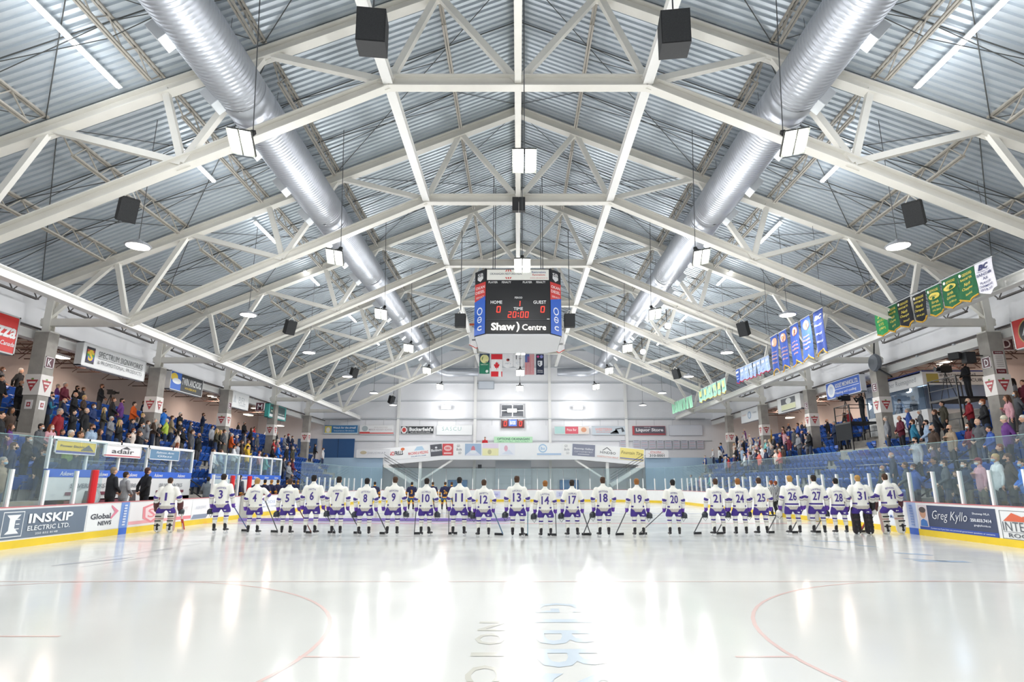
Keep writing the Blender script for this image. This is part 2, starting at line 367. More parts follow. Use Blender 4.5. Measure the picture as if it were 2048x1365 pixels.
# ================================================================ ROOF STEEL
TOP = {'R': (0, 2.056), 'A': (.324, 1.92), 'B': (.99, 1.64), 'D': (1.365, 1.483), 'E': (1.78, 1.308), 'G': (2.143, 1.156), 'H': (2.5, 1.006)}
BOT = {'O': (0, 1.513), 'Q': (.5, 1.513), 'C': (1.26, 1.167), 'P': (2.04, .8126), 'K': (2.48, .8126)}
ND = dict(TOP); ND.update(BOT)
def npt(k, s, Y): x, z = ND[k]; return V((s * x * W, Y, tz(z)))
for i, Y in enumerate(TY):
    root = empty('roof_truss', (0, Y, tz(1.513)), 'cream steel roof truss spanning the rink, %s to the camera' % ORD[i], 'roof truss', 'roof trusses')
    off = M.Translation((0, -Y, -tz(1.513)))
    def P_(name, fn):
        mb = MB(); fn(mb); mb.v = [tuple(off @ V(v)) for v in mb.v]; mb.build(name, root)
    for s in (-1, 1):
        nrm = V((s * .42, 0, 1))
        P_('top_chord', lambda mb: mb.ibeam(npt('R', s, Y), npt('H', s, Y), .36, .38, STEEL, nrm))
        P_('bottom_chord', lambda mb: mb.ibeam(npt('Q', s, Y), npt('P', s, Y), .34, .36, STEEL, nrm))
        P_('strut', lambda mb: mb.bar(npt('P', s, Y), npt('K', s, Y), .26, .3, STEEL))
        for wi, (a, b) in enumerate((('A', 'O'), ('A', 'Q'), ('B', 'Q'), ('B', 'C'), ('D', 'C'), ('E', 'C'), ('E', 'P'), ('G', 'P'), ('G', 'K'))):
            P_('web_member', lambda mb: mb.bar(npt(a, s, Y), npt(b, s, Y), .2, .215 - .007 * wi - (.003 if s > 0 else 0), STEEL, V((0, 1, 0))))
    P_('tie_beam', lambda mb: mb.ibeam(npt('Q', -1, Y), npt('Q', 1, Y), .34, .40, STEEL))
    for s in (-1, 1):
        for k in ('A', 'B', 'E', 'C', 'Q', 'P', 'G'): P_('gusset_plate', lambda mb: mb.box(npt(k, s, Y), (.42, .03, .42), STEEL, M.Rotation(s * .4, 3, 'Y')))
    for s in (-1, 1):   # column of this truss
        c = empty('column', (s * COLX, Y, 0), 'grey concrete column under the %s end of the %s truss' % (SIDE[s], ORD[i]), 'column', 'columns beside the stands')
        b = MB(); b.bb(-.29, .29, -.29, .29, -.02, tz(.8) - .36, CONC); b.build('concrete_shaft', c)
        b = MB(); b.ibeam((0, 0, tz(.8) - .36), (0, 0, tz(1.0) - .2), .3, .34, STEEL); b.box((0, 0, tz(.8) - .33), (.6, .5, .06), STEEL); b.build('steel_post', c)
    # triangle shop signs wrapped round the columns
for i, Y in enumerate(TY[1:]):
    for s in (-1, 1):
        zc = (5.55 if i == 0 else 5.75)
        tri = [('d', .5, .78, .09, .05, '#7fa05a'), ('p', [(.1, .74), (.9, .74), (.5, .14)], '#b8434a'), ('r', .5, .6, .5, .09, '#f0e4e0'), ('r', .5, .42, .2, .06, '#f0e4e0')]
        r = empty('column_sign', (s * COLX, Y, zc), 'white wrap sign with red triangle on the %s %s column in view' % (ORD[i], SIDE[s]), 'sign', 'triangle signs on the columns')
        b = MB(); b.bb(-.32, .32, -.32, .32, -.42, .42, cmat('#efe9e4')); b.build('wrap', r)
        for mx in (axes((0, -.322, 0), (1, 0, 0), (0, 0, 1)), axes((-s * .322, 0, 0), (0, -s, 0), (0, 0, 1))): graphic(tri, .6, .8).build('emblem', r, mx=mx)
        L = {(-1, 0): 'K', (-1, 2): 'L', (1, 0): 'D', (1, 2): 'E', (1, 1): 'E'}.get((s, i))
        if L: sign('section_sign', 'maroon section sign with white letter %s on the %s %s column' % (L, ORD[i], SIDE[s]), axes((COLX * s - s * .30, Y, zc + .95), (0, -s, 0), (0, 0, 1)), .42, .42, '#5b2433', [('t', L, .5, .5, .5, .68, '#f4f0f2')], .03, '#e8dfe2')
for (px, py, X, ch) in ((520, 814, -19.2, 'M'), (2013, 688, 22.2, 'D')):
    p = at_x(px, py, X); sign('section_sign', 'maroon hanging section sign with white letter %s under the %s gallery' % (ch, 'left' if X < 0 else 'right'), axes(p, (1, 0, 0), (0, 0, 1)), .6, .6, '#5b2433', [('t', ch, .5, .5, .6, .68, '#f4f0f2')], .05, '#e8dfe2')
# long beams along the rink
def longbeam(X, z, w_, h_, label, m=WHITEST, y0=NEAR):
    mb = MB(); mb.ibeam((X, y0, z), (X, BACK - .35, z), w_, h_, m); o = mb.build('roof_beam'); props(o, label=label, cat='roof beam'); return o
longbeam(0, tz(1.513), .2, .24, 'cream beam running lengthwise under the ridge at tie height', STEEL)
for s in (-1, 1):
    longbeam(s * .5 * W, tz(1.513) - .02, .3, .28, 'bright white lengthwise beam at the %s end of the truss ties' % SIDE[s])
    longbeam(s * 2.04 * W, tz(.8126) - .02, .34, .36, 'bright white lengthwise beam low along the %s eave of the roof' % SIDE[s])
rb = MB(); rb.ibeam((0, NEAR, tz(2.056) + .02), (0, BACK - .35, tz(2.056) + .02), .3, .36, STEEL); props(rb.build('ridge_beam'), label='cream ridge beam at the very top of the roof', cat='ridge beam')
# open web joists between the trusses
def joist_proto(L, depth, m, name, label):
    root = empty(name, (0, 0, 0), label, 'joist', 'open web roof joists')
    b = MB()
    for dx in (-.05, .05): b.bar((dx, -L / 2, 0), (dx, L / 2, 0), .06, .07, m)
    b.build('top_chord', root)
    b = MB()
    for dx in (-.045, .045): b.bar((dx, -L / 2 + .7, -depth), (dx, L / 2 - .7, -depth), .055, .06, m)
    b.build('bottom_chord', root)
    b = MB(); n = 12; ys = [-L / 2 + .1 + (L - .2) * i / n for i in range(n + 1)]
    for i in range(n): b.bar((0, ys[i], 0 if i % 2 == 0 else -depth), (0, ys[i + 1], -depth if i % 2 == 0 else 0), .035, .035, m)
    b.build('zigzag_web', root); return root
jp = joist_proto(SPAN - .4, .62, JOIST, 'roof_joist', 'x'); JP = grab(jp)
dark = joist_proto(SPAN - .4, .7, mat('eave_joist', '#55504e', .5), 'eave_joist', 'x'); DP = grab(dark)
bays = [TY[0] - SPAN * 1.5, TY[0] - SPAN * .5] + [y + SPAN / 2 for y in TY]
BAYN = ['above and behind the camera', 'before the nearest truss'] + ['behind the %s truss' % ORD[i] for i in range(6)]
first = {'j': 0, 'd': 0}
for bi, y in enumerate(bays):
    if y + SPAN / 2 > BACK + 1: continue
    for s in (-1, 1):
        for ji, k in enumerate(['A', 'B', 'D', 'E', 'G', 'H']):
            x, z = ND[k]; slope = M.Rotation(s * .4, 4, 'Y')
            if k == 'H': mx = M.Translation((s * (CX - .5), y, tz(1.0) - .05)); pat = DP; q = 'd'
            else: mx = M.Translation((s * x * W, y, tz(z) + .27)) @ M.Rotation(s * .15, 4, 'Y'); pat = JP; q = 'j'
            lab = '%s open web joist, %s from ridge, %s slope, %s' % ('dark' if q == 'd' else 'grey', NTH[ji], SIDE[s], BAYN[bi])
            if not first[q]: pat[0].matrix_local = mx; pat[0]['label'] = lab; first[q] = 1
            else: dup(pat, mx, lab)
# bridging rods
for bi, y in enumerate(bays):
    if y + SPAN / 2 > BACK + 1: continue
    for s in (-1, 1):
        mb = MB(); ks = ['R', 'A', 'B', 'D', 'E', 'G', 'H']
        for fy in (-.17, .17):
            yy = y + fy * SPAN
            mb.tube([(0, yy, tz(2.056) + .2), (s * CX * .99, yy, tz(2.056) + .2 - .42 * CX * .99)], .02, RODM, 5)
            for a, b in zip(ks[:-1], ks[1:]):
                p = npt(a, s, yy) + V((0, 0, .2)); q = npt(b, s, yy) + V((0, 0, .2)); d = V((0, 0, -.55))
                if a != 'R':
                    mb.tube([p, q + d], .018, RODM, 4)
                if b != 'H': mb.tube([p + (d if a != 'R' else V((0, 0, 0))), q], .018, RODM, 4)
        for a, b in (('R', 'B'), ('B', 'E'), ('E', 'H')):
            for e in (-1, 1):
                mb.tube([npt(a, s, y - e * SPAN * .47) + V((0, 0, .22)), npt(b, s, y + e * SPAN * .47) + V((0, 0, .22))], .016, RODM, 4)
        o = mb.build('bridging_rods'); props(o, label='dark thin bridging rods under the %s roof slope, %s' % (SIDE[s], BAYN[bi]), cat='bracing', group='roof bracing')
# ================================================================ DUCTS
DX, DZ = 1.03 * W, tz(1.42)
for s in (-1, 1):
    root = empty('air_duct', (s * DX, 0, DZ), 'large silver spiral ventilation duct running along the %s roof slope' % SIDE[s], 'duct', 'spiral ducts')
    ys = [NEAR] + TY + [BACK - 3.0]; rr = [.74, .74, .72, .66, .62, .56, .50]
    for i in range(len(ys) - 1):
        mb = MB(); y0, y1 = ys[i], ys[i + 1]; pts = []; rs = []; yy = y0; r0 = rr[i]; r1 = rr[min(i + 1, 6)]; st = .15 if i < 4 else .45
        while yy < y1 - .7: pts += [(0, yy, 0), (0, yy + st * .8, 0), (0, yy + st * .85, 0), (0, yy + st * .95, 0)]; rs += [r0, r0, r0 + .007, r0 + .007]; yy += st
        pts += [(0, y1 - .7, 0), (0, y1 - .25, 0), (0, y1, 0)]; rs += [r0, r1, r1]
        mb.tube(pts, rs, DUCT, 28, cap=(i == 0)); mb.build('duct_section', root, smooth=True)
    mb = MB(); ye = ys[-1]; pts = [(0, ye, 0)]
    for a in range(1, 7): t = a / 6 * math.pi / 2; pts.append((-s * (1.1 - 1.1 * math.cos(t)), ye + 1.1 * math.sin(t), -.05 * a))
    pts.append((-s * 4.2, ye + 1.1, -.3)); mb.tube(pts, [.5] + [.47] * 6 + [.42], DUCT, 22); mb.build('elbow', root, smooth=True)
    k = 0; y = 7.6
    while y < BACK - 6:
        mb = MB(); R = M.Rotation(s * .75, 3, 'Y'); c = V((s * .62, y, -.38)); mb.box(c, (.5, .5, .55), GREYC, R); mb.box(c + R @ V((0, 0, -.285)), (.5, .5, .03), cmat('#eef2f6'), R)
        mb.build('diffuser_box', root); y += SPAN / 3; k += 1
    for y in TY: 
        for dy in (-1.6, 1.8):
            mb = MB(); mb.tube([(0, y + dy, .6), (0, y + dy, 1.7)], .008, CABLE, 4); mb.build('hanger', root)
# ================================================================ LAMPS
LG = glow('lamp_face', '#fffdf0', 22.0); PG = glow('dish_face', '#fffaf2', 6.0); TG = glow('tube_face', '#fbfcff', 7.0)
def arealight(parent, sx, sy, power, z=-.02, col=(1, .99, .97), spread=math.pi):
    l = bpy.data.lights.new('lamp_light', 'AREA'); l.shape = 'RECTANGLE'; l.size = sx; l.size_y = sy; l.energy = power; l.color = col; l.spread = spread
    o = bpy.data.objects.new('light_source', l); COL.objects.link(o); o.parent = parent; o.location = (0, 0, z); return o
def highbay():
    root = empty('high_bay_lamp', (0, 0, 0), 'x', 'ceiling lamp', 'high bay lamps over the ice')
    b = MB()
    for dx in (-.17, .17): b.box((dx, 0, .05), (.30, .68, .08), mat('lamp_housing', '#4a4b45', .5)); b.box((dx, 0, .1), (.2, .5, .05), BLACK)
    b.build('housing', root)
    b = MB()
    for dx in (-.17, .17): b.box((dx, 0, 0), (.21, .58, .012), LG)
    b.build('lens', root)
    b = MB()
    for dx in (-.2, .2): b.bar((dx, -.2, .1), (0, 0, .62), .035, .035, BLACK); b.bar((dx, .2, .1), (0, 0, .62), .035, .035, BLACK)
    b.box((0, 0, .62), (.12, .1, .14), BLACK); b.build('bracket', root)
    arealight(root, .6, .6, LAMP_W, -.02)
    l = bpy.data.lights.new('lamp_fill', 'POINT'); l.energy = FILL_W; l.shadow_soft_size = .25; l.color = (.97, .985, 1); o = bpy.data.objects.new('light_source', l); COL.objects.link(o); o.parent = root; o.location = (0, 0, -.35); return root  # added fill light below the lens, lifts roof and stands
def cable_to_roof(root, X, zbase, zloc):
    mb = MB(); top = tz(2.056) + .2 - .42 * abs(X) - zbase; mb.tube([(0, 0, zloc), (0, 0, top)], .012, CABLE, 5); mb.build('suspension_cable', root)
hb = highbay(); HB = grab(hb); used = False
ROWN = {-1: 'left', 0: 'centre', 1: 'right'}
for c in (-1, 0, 1):
    for i in range(-2, 6):
        if c == 0 and i == 2: continue
        X = c * .87 * W + (.17 if c == 0 else 0); Y = (13.5 if c else 14.4) + SPAN * i; z = 8.3 + EYE
        mx = M.Translation((X, Y, z)) @ M.Rotation(-c * .2, 4, 'Y') @ M.Rotation(-.6, 4, 'X')
        nm = ('%s in view' % ORD[i]) if i >= 0 else ('%s behind the camera' % ('farther' if i == -2 else 'just'))
        lab = 'bright twin-panel high bay lamp on cable, %s row, %s' % (ROWN[c], nm)
        if not used: hb.matrix_local = mx; hb['label'] = lab; r = hb; used = True
        else: r = dup(HB, mx, lab)
        mb = MB(); inv = mx.inverted(); top = V((X, Y, tz(2.056) + .2 - .42 * abs(X))); mb.tube([V((0, 0, .65)), inv @ top], .014, CABLE, 5); mb.build('suspension_cable', r)
def dish():
    root = empty('pendant_lamp', (0, 0, 0), 'x', 'pendant lamp', 'round pendant lamps')
    b = MB(); b.lathe((0, 0, 0), [(.36, 0), (.38, .03), (.30, .10), (.12, .16), (.05, .24)], mat('dish', '#8d9096', .4), 20); b.build('shade', root)
    b = MB(); b.lathe((0, 0, 0), [(.33, -.012), (.33, -.002)], PG, 20); b.build('lens', root)
    arealight(root, .55, .55, PEND_W, -.03); return root
dp = dish(); DPP = grab(dp); used = False
for s in (-1, 1):
    for i in range(-1, 6):
        X = s * 11.9; Y = 17.6 + SPAN * i; z = 7.2 + EYE; mx = M.Translation((X, Y, z)); lab = 'round dish pendant lamp on the %s side, %s' % (SIDE[s], ('%s in view' % ORD[i]) if i >= 0 else 'beside the camera')
        if not used: dp.matrix_local = mx; dp['label'] = lab; r = dp; used = True
        else: r = dup(DPP, mx, lab)
        cable_to_roof(r, X, z, .2)
# strip lamps under the deck
for s in (-1, 1):
    for i, Y in enumerate([13.3, 20.3, 26.5, 33.0, 41.5, 49.0]):
        n = 2 if i == 0 else 1; X = s * 11.95; z = tz(2.056) + .08 - .42 * 11.95; R = M.Rotation(s * .4, 3, 'Y')
        root = empty('strip_lamp', (X, Y, z), 'white fluorescent strip lamp under the %s roof slope, %s' % (SIDE[s], ORD[i]), 'strip lamp', 'fluorescent strip lamps')
        b = MB(); b.box((0, 0, .05), (.14, 2.5 * n, .06), WHITE, R); b.build('housing', root)
        b = MB(); b.tube([(-.035, -1.2 * n, -.0), (-.035, 1.2 * n, 0)], .03, TG, 8); b.tube([(.035, -1.2 * n, 0), (.035, 1.2 * n, 0)], .03, TG, 8); b.build('tube', root)
        
        for q in range(n):
            l = bpy.data.lights.new('tube_light', 'POINT'); l.energy = 38; l.shadow_soft_size = .5; l.color = (.93, .97, 1); o = bpy.data.objects.new('light_source', l); COL.objects.link(o); o.parent = root; o.location = (-s * .25, (q - (n - 1) / 2) * 2.4, -.9)
# spotlight clusters high at the right
for (px, py, Y, e) in ((1333, 655, 38.5, 1), (1284, 706, 46, 1)):
    p = at_y(px, py, Y); root = empty('spotlight', p, 'glaring white spotlight high in the right trusses, %s' % ('nearer one' if Y < 40 else 'farther one'), 'spotlight', 'stage spotlights')
    b = MB(); b.lathe((0, 0, 0), [(.16, 0), (.2, -.05), (.22, -.35)], BLACK, 16, 'y'); b.build('lamp_head', root)
    b = MB(); d = V((0, -.4, 0)); b.lathe(d, [(.2, 0), (.2, .02)], glow('spot_face', '#ffffff', 90.0), 18, 'y'); b.build('lens', root)
    b = MB(); b.tube([(0, -.15, .2), (0, -.15, 1.2)], .03, BLACK, 6); b.build('hanging_arm', root)
    l = bpy.data.lights.new('spot_light', 'POINT'); l.energy = 200; l.shadow_soft_size = .15; o = bpy.data.objects.new('light_source', l); COL.objects.link(o); o.parent = root; o.location = (0, -.62, 0)
# ================================================================ SPEAKERS
def speaker(p, w_, d_, h_, rz, tilt, label, group, drop):
    root = empty('loudspeaker', p, label, 'loudspeaker', group, mx=M.Translation(V(p)) @ M.Rotation(rz, 4, 'Z') @ M.Rotation(tilt, 4, 'X'))
    b = MB(); b.box((0, 0, 0), (w_, d_, h_), DGREY); b.build('cabinet', root)
    b = MB(); b.box((0, -d_ / 2 - .008, 0), (w_ * .94, .014, h_ * .94), mat('grille', '#3a3b3d', .8, noise=.3, scale=60)); b.build('grille', root)
    b = MB(); b.bar((-w_ * .3, 0, h_ / 2), (0, 0, h_ / 2 + .22), .03, .03, STEEL); b.bar((w_ * .3, 0, h_ / 2), (0, 0, h_ / 2 + .22), .03, .03, STEEL); b.tube([(0, 0, h_ / 2 + .2), (0, 0, h_ / 2 + drop)], .02, CABLE, 5); b.build('hanging_bracket', root)
    return root
p = at_y(745, 66, 12.0); speaker(p, .66, .66, .82, .12, .12, 'large black loudspeaker box at the top left of the middle', 'hanging loudspeakers', 1.0)
p = at_y(1348, 69, 12.0); speaker(p, .66, .66, .82, -.12, .12, 'large black loudspeaker box at the top right of the middle', 'hanging loudspeakers', 1.0)
for px in (1031, 1044): speaker(at_y(px, 410, TY[1] - .3), .27, .3, .6, 0, .1, 'small dark loudspeaker under the second tie beam, %s of the pair' % ('left' if px < 1036 else 'right'), 'hanging loudspeakers', .5)
for (px, py, Y, r, lb) in ((255, 419, 17.0, 1, 'nearest on the left'), (580, 655, 31.6, 1, 'second on the left'), (708, 746, 47, 1, 'third on the left'), (783, 800, 60, 1, 'farthest on the left'), (1828, 427, 17.0, -1, 'nearest on the right'), (1487, 658, 31.6, -1, 'second on the right'), (1353, 748, 47, -1, 'third on the right')):
    speaker(at_y(px, py, Y), .5, .45, .75, r * .75, .45, 'tilted black loudspeaker below the roof truss, ' + lb, 'tilted loudspeakers', .7)
for px, lb in ((921, 'left'), (1139, 'right')): speaker(at_y(px, 642, 27.5), .5, .4, .62, 0, .05, 'dark square loudspeaker hanging just %s of the scoreboard' % lb, 'hanging loudspeakers', 4.2)
# ================================================================ SCOREBOARD
LED = glow('led_red', '#ff3a30', 3.2); LEDW = glow('backlit_white', '#fffaf0', 1.6)
SEGS = {'0': 'abcdef', '1': 'bc', '2': 'abged', '5': 'afgcd', ' ': ''}
def seg7(mb, ch, x, y, w, h, m, z, sh=.08):
    t = w * .2; S = {'a': (x, y + h / 2, w, t), 'd': (x, y - h / 2, w, t), 'g': (x, y, w, t), 'f': (x - w / 2, y + h / 4, t, h / 2), 'b': (x + w / 2, y + h / 4, t, h / 2), 'e': (x - w / 2, y - h / 4, t, h / 2), 'c': (x + w / 2, y - h / 4, t, h / 2)}
    for k in SEGS[ch]:
        a, b, c, d = S[k]; mb.add([V((a + i * c / 2 + sh * (b + j * d / 2 - y), b + j * d / 2, z)) for i, j in ((-1, -1), (1, -1), (1, 1), (-1, 1))], [(0, 1, 2, 3)], m)
SBY = 26.5; q0 = at_y(971, 668, SBY); q1 = at_y(1099, 538, SBY)
sw = q1.x - q0.x; zb, zt = q0.z, q1.z; shh = zt - zb; xc = (q0.x + q1.x) / 2; zc0 = (zb + zt) / 2
sb = empty('scoreboard', (xc, SBY + 2.0, zb), 'black eight-sided hanging scoreboard reading 20:00 with a pale underside', 'scoreboard')
HS = sw / 2 + .55; ch_ = .55
octo = [(-HS + ch_, -HS), (HS - ch_, -HS), (HS, -HS + ch_), (HS, HS - ch_), (HS - ch_, HS), (-HS + ch_, HS), (-HS, HS - ch_), (-HS, -HS + ch_)]
b = MB(); b.poly(octo, 0, shh, mat('scoreboard_case', '#1b1c1f', .5)); b.build('case', sb, mx=M.Translation((0, HS - 2.0, 0)))
b = MB(); b.poly([(x * .985, y * .985) for x, y in octo], -.05, -.002, cmat('#d9dade')); b.build('underside', sb, mx=M.Translation((0, HS - 2.0, 0)))
def face_els():
    e = [('r', .5, .905, .975, .165, '#f2f1ea'), ('t', 'OKANAGAN RESTORATION', .31, .92, .5, .035, '#6a6f78'), ('t', 'Restorations', .83, .945, .22, .03, '#3b4f8a'), ('t', 'Renovations', .83, .905, .2, .03, '#c23a3a'), ('t', 'www.okrestore.ca', .83, .855, .28, .016, '#c25a5a')]
    for dx in (-.04, 0, .04): e += [('p', [(.35 + dx - .012, .955), (.35 + dx + .012, .955), (.35 + dx * .6 + .004, .985), (.35 + dx * .6 - .004, .985)], '#cf3a35'), ('p', [(.35 + dx - .012, .865), (.35 + dx + .012, .865), (.35 + dx * .6 + .004, .835), (.35 + dx * .6 - .004, .835)], '#cf3a35')]
    for x, t in ((.11, 'PLAYER'), (.32, 'PENALTY'), (.65, 'PLAYER'), (.86, 'PENALTY')): e.append(('t', t, x, .785, .145, .032, '#e9e9e9'))
    e += [('t', 'PERIOD', .51, .545, .12, .03, '#e9e9e9'), ('t', 'HOME', .165, .475, .18, .05, '#f2f2f2'), ('t', 'GUEST', .84, .475, .2, .05, '#f2f2f2'), ('t', 'TIME', .505, .375, .145, .045, '#f2f2f2'), ('r', .5, .205, .99, .006, '#45474b'), ('r', .97, .217, .04, .012, '#d8d8d8')]
    return e
g = graphic(face_els(), sw, shh)
F = lambda x, y: ((x - .5) * sw, (y - .5) * shh)
for ch, x, y, w_, h_ in (('0', .2, .365, .05, .085), ('0', .885, .365, .05, .085), ('1', .51, .455, .045, .075), ('2', .372, .285, .042, .085), ('0', .447, .285, .042, .085), ('0', .563, .285, .042, .085), ('0', .638, .285, .042, .085)):
    X, Y = F(x, y); seg7(g, ch, X, Y, w_ * sw, h_ * shh, LED, .05)
for dy in (-.022, .022): X, Y = F(.505, .285 + dy); g.add([V((X - .02, Y - .03, .05)), V((X + .02, Y - .03, .05)), V((X + .02, Y + .03, .05)), V((X - .02, Y + .03, .05))], [(0, 1, 2, 3)], LED)
put_text(g, 'Shaw', (-.5 + .27) * sw, (.105 - .5) * shh, .37 * sw, .115 * shh, LEDW, .05, bold=.03)
put_text(g, ')', (-.5 + .5) * sw, (.1 - .5) * shh, .05 * sw, .15 * shh, LEDW, .05, bold=.03)
put_text(g, 'Centre', (-.5 + .75) * sw, (.095 - .5) * shh, .37 * sw, .09 * shh, LEDW, .05, bold=.012)
g.build('front_display', sb, mx=axes((0, -2.001, shh / 2), (1, 0, 0), (0, 0, 1)))
side = [('r', .5, .9, .96, .19, '#26272b'), ('t', 'SB', .5, .93, .5, .05, '#f0f0f0'), ('p', [(.25, .9), (.75, .9), (.75, .86), (.5, .82), (.25, .86)], '#e6e6e6'), ('r', .5, .655, .96, .29, '#d8433f'), ('t', 'OKAN', .5, .73, .8, .045, '#f6eeee'), ('t', 'DIESEL', .5, .66, .8, .045, '#f6eeee'), ('t', 'SERVICE', .5, .58, .7, .03, '#f6d0d0'),
        ('r', .5, .26, .96, .51, '#2b62c8'), ('p', [(.02, .5), (.98, .5), (.98, .58), (.02, .52)], '#2b62c8'), ('d', .5, .36, .24, .06, '#e9eef8'), ('d', .5, .36, .17, .042, '#2b62c8'), ('d', .5, .23, .2, .05, '#e9eef8'), ('d', .5, .23, .14, .033, '#2b62c8'), ('r', .5, .23, .3, .012, '#e9eef8'), ('t', 'C', .5, .1, .4, .075, '#e9eef8', {'bold': .05})]
for s in (-1, 1):
    L = ch_ * math.sqrt(2); c = V((s * (HS - ch_ / 2), -HS + ch_ / 2 + HS - 2.0, shh / 2)); r = V((1, s, 0)) if s > 0 else V((1, -1, 0))
    graphic(side, L, shh).build('side_advert', sb, mx=axes(c, r, (0, 0, 1)))
mb = MB()
for x in (-1.2, 1.2):
    for y in (-1.2, 1.2): mb.tube([(x, y, shh), (x, y, tz(2.056) - .4 - zb - .42 * abs(x))], .02, CABLE, 5)
mb.build('hoist_cable', sb, mx=M.Translation((0, HS - 2.0, 0)))
# ================================================================ FLAGS AND BANNERS
def cloth(name, label, cat, group, mx, w, h, base, els, bottom='flat', trim=None, wave=.03, ph=0.0):
    """hanging cloth with folds; local x right, y up (0 at the top), z to the viewer"""
    nx, ny = 12, 10; tip = .16 * h if bottom in ('point', 'swallow') else 0
    def surf(u, v):
        low = {'flat': 0, 'point': tip * (1 - abs(2 * u - 1)), 'swallow': tip * abs(2 * u - 1)}[bottom]
        y = -v * (h + low) ; return V(((u - .5) * w, y, wave * math.sin(u * 9 + ph) * (.25 + v) + wave * .5 * math.sin(v * 5 + ph * 2)))
    root = link(name, None, None, mx, label=label, cat=cat, group=group)
    b = MB(); vs = [surf(i / nx, j / ny) for j in range(ny + 1) for i in range(nx + 1)]; k = len(vs); vs += [v - V((0, 0, .012)) for v in vs]; fs = []
    for j in range(ny):
        for i in range(nx): a = j * (nx + 1) + i; fs += [(a, a + nx + 1, a + nx + 2, a + 1), (k + a, k + a + 1, k + a + nx + 2, k + a + nx + 1)]
    b.add(vs, fs, clothm(base)); b.build('fabric', root, smooth=True)
    if els:
        g = graphic(els, w, h); 
        for i, v in enumerate(g.v): u = min(1, max(0, v[0] / w + .5)); vv = .5 - v[1] / h; p = surf(u, vv * h / (h + {'flat': 0, 'point': tip * (1 - abs(2 * u - 1)), 'swallow': tip * abs(2 * u - 1)}[bottom])); g.v[i] = (v[0], v[1] - h / 2, p.z + v[2] + .01)
        g.build('emblem', root)
    if trim:
        t = MB(); t.tube([surf(i / nx, 1) for i in range(nx + 1)], .03, clothm(trim), 5); t.build('trim', root)
    m = MB(); m.bar((-w / 2 - .04, .02, 0), (w / 2 + .04, .02, 0), .03, .03, GREYC); m.build('rod', root)
    return root
FY = TY[5] - .4
leaf = [(.5, .66), (.54, .6), (.6, .62), (.585, .53), (.64, .56), (.7, .535), (.685, .48), (.62, .43), (.64, .40), (.52, .405), (.52, .34), (.48, .34), (.48, .405), (.36, .40), (.38, .43), (.315, .48), (.3, .535), (.36, .56), (.415, .53), (.4, .62), (.46, .6)]
stripes = [('r', .5, 1 - (i + .5) / 13, 1, 1 / 13, '#c8394a') for i in range(0, 13, 2)]
def vflag_us(): return [('r', (i + .5) / 13, .5, 1 / 13, 1, '#cf5560') for i in range(0, 13, 2)] + [('r', .25, .8, .5, .4, '#5a6ca8')]
fl = [(959, 979, 708, 748, '#2f7d62', 'green and navy flag with a round yellow seal', [('r', .5, .78, 1, .44, '#37475c'), ('d', .5, .74, .42, .22, '#e3dfa0'), ('d', .5, .74, .27, .14, '#6f8a4a'), ('t', 'BRITISH', .5, .45, .7, .05, '#d8e8d8'), ('d', .75, .12, .14, .07, '#e8efe8')], 'flat'),
      (982.5, 1004.5, 709, 754, '#f4f2f2', 'red and white flag with a maple leaf', [('r', .5, .885, 1, .23, '#d92532'), ('r', .5, .115, 1, .23, '#d92532'), ('p', [(x * 1.2 - .1, .5 + (y - .5) * 1.1) for x, y in leaf], '#d92532')], 'flat'),
      (1006, 1026, 708, 733, '#f3f2f4', 'white pointed banner, small red and black emblem', [('d', .5, .5, .16, .11, '#b8433f'), ('d', .55, .53, .1, .07, '#3a3436'), ('r', .5, .2, .6, .04, '#b9bdc8')], 'point'),
      (1027, 1046, 708, 733, '#eeeef0', 'white pointed banner with grey and black marks', [('r', .3, .75, .08, .4, '#4a4d55'), ('r', .7, .6, .25, .06, '#b9a7a7'), ('d', .5, .25, .25, .12, '#d6d8dd')], 'point'),
      (1050, 1068, 709, 750, '#f3eeee', 'red and white striped flag with a blue canton', vflag_us(), 'flat'),
      (1072, 1088, 709, 750, '#30354a', 'dark navy pennant flag with a white shield', [('d', .25, .88, .14, .06, '#e0509a'), ('d', .7, .88, .2, .08, '#8a8fd0'), ('p', [(.2, .68), (.8, .68), (.8, .48), (.5, .38), (.2, .48)], '#e8e9ee'), ('p', [(.3, .63), (.7, .63), (.7, .51), (.5, .44), (.3, .51)], '#30354a'), ('t', 'NHL', .5, .54, .3, .08, '#f4f4f6'), ('t', 'CENTRAL', .5, .2, .7, .05, '#e8e9ee'), ('t', 'SCOUTING', .5, .12, .7, .05, '#e8e9ee')], 'flat')]
for i, (x0, x1, y0, y1, base, lab, els, bt) in enumerate(fl):
    a = at_y(x0, y0, FY); c = at_y(x1, y1, FY); cloth('flag', lab + ', in the row under the far truss', 'flag', 'flags under the far truss', axes(((a.x + c.x) / 2, FY, a.z), (1, 0, 0), (0, 0, 1)), c.x - a.x, a.z - c.z, base, els, bt, ph=i)
mb = MB(); mb.tube([at_y(950, 707.5, FY + .03), at_y(1096, 707.5, FY + .03)], .025, GREYC, 6)
for x in (955, 1090): mb.tube([at_y(x, 707.5, FY + .03), at_y(x, 690, FY + .03)], .015, CABLE, 4)
props(mb.build('flag_rail'), label='thin horizontal rail the row of flags hangs from', cat='rail')
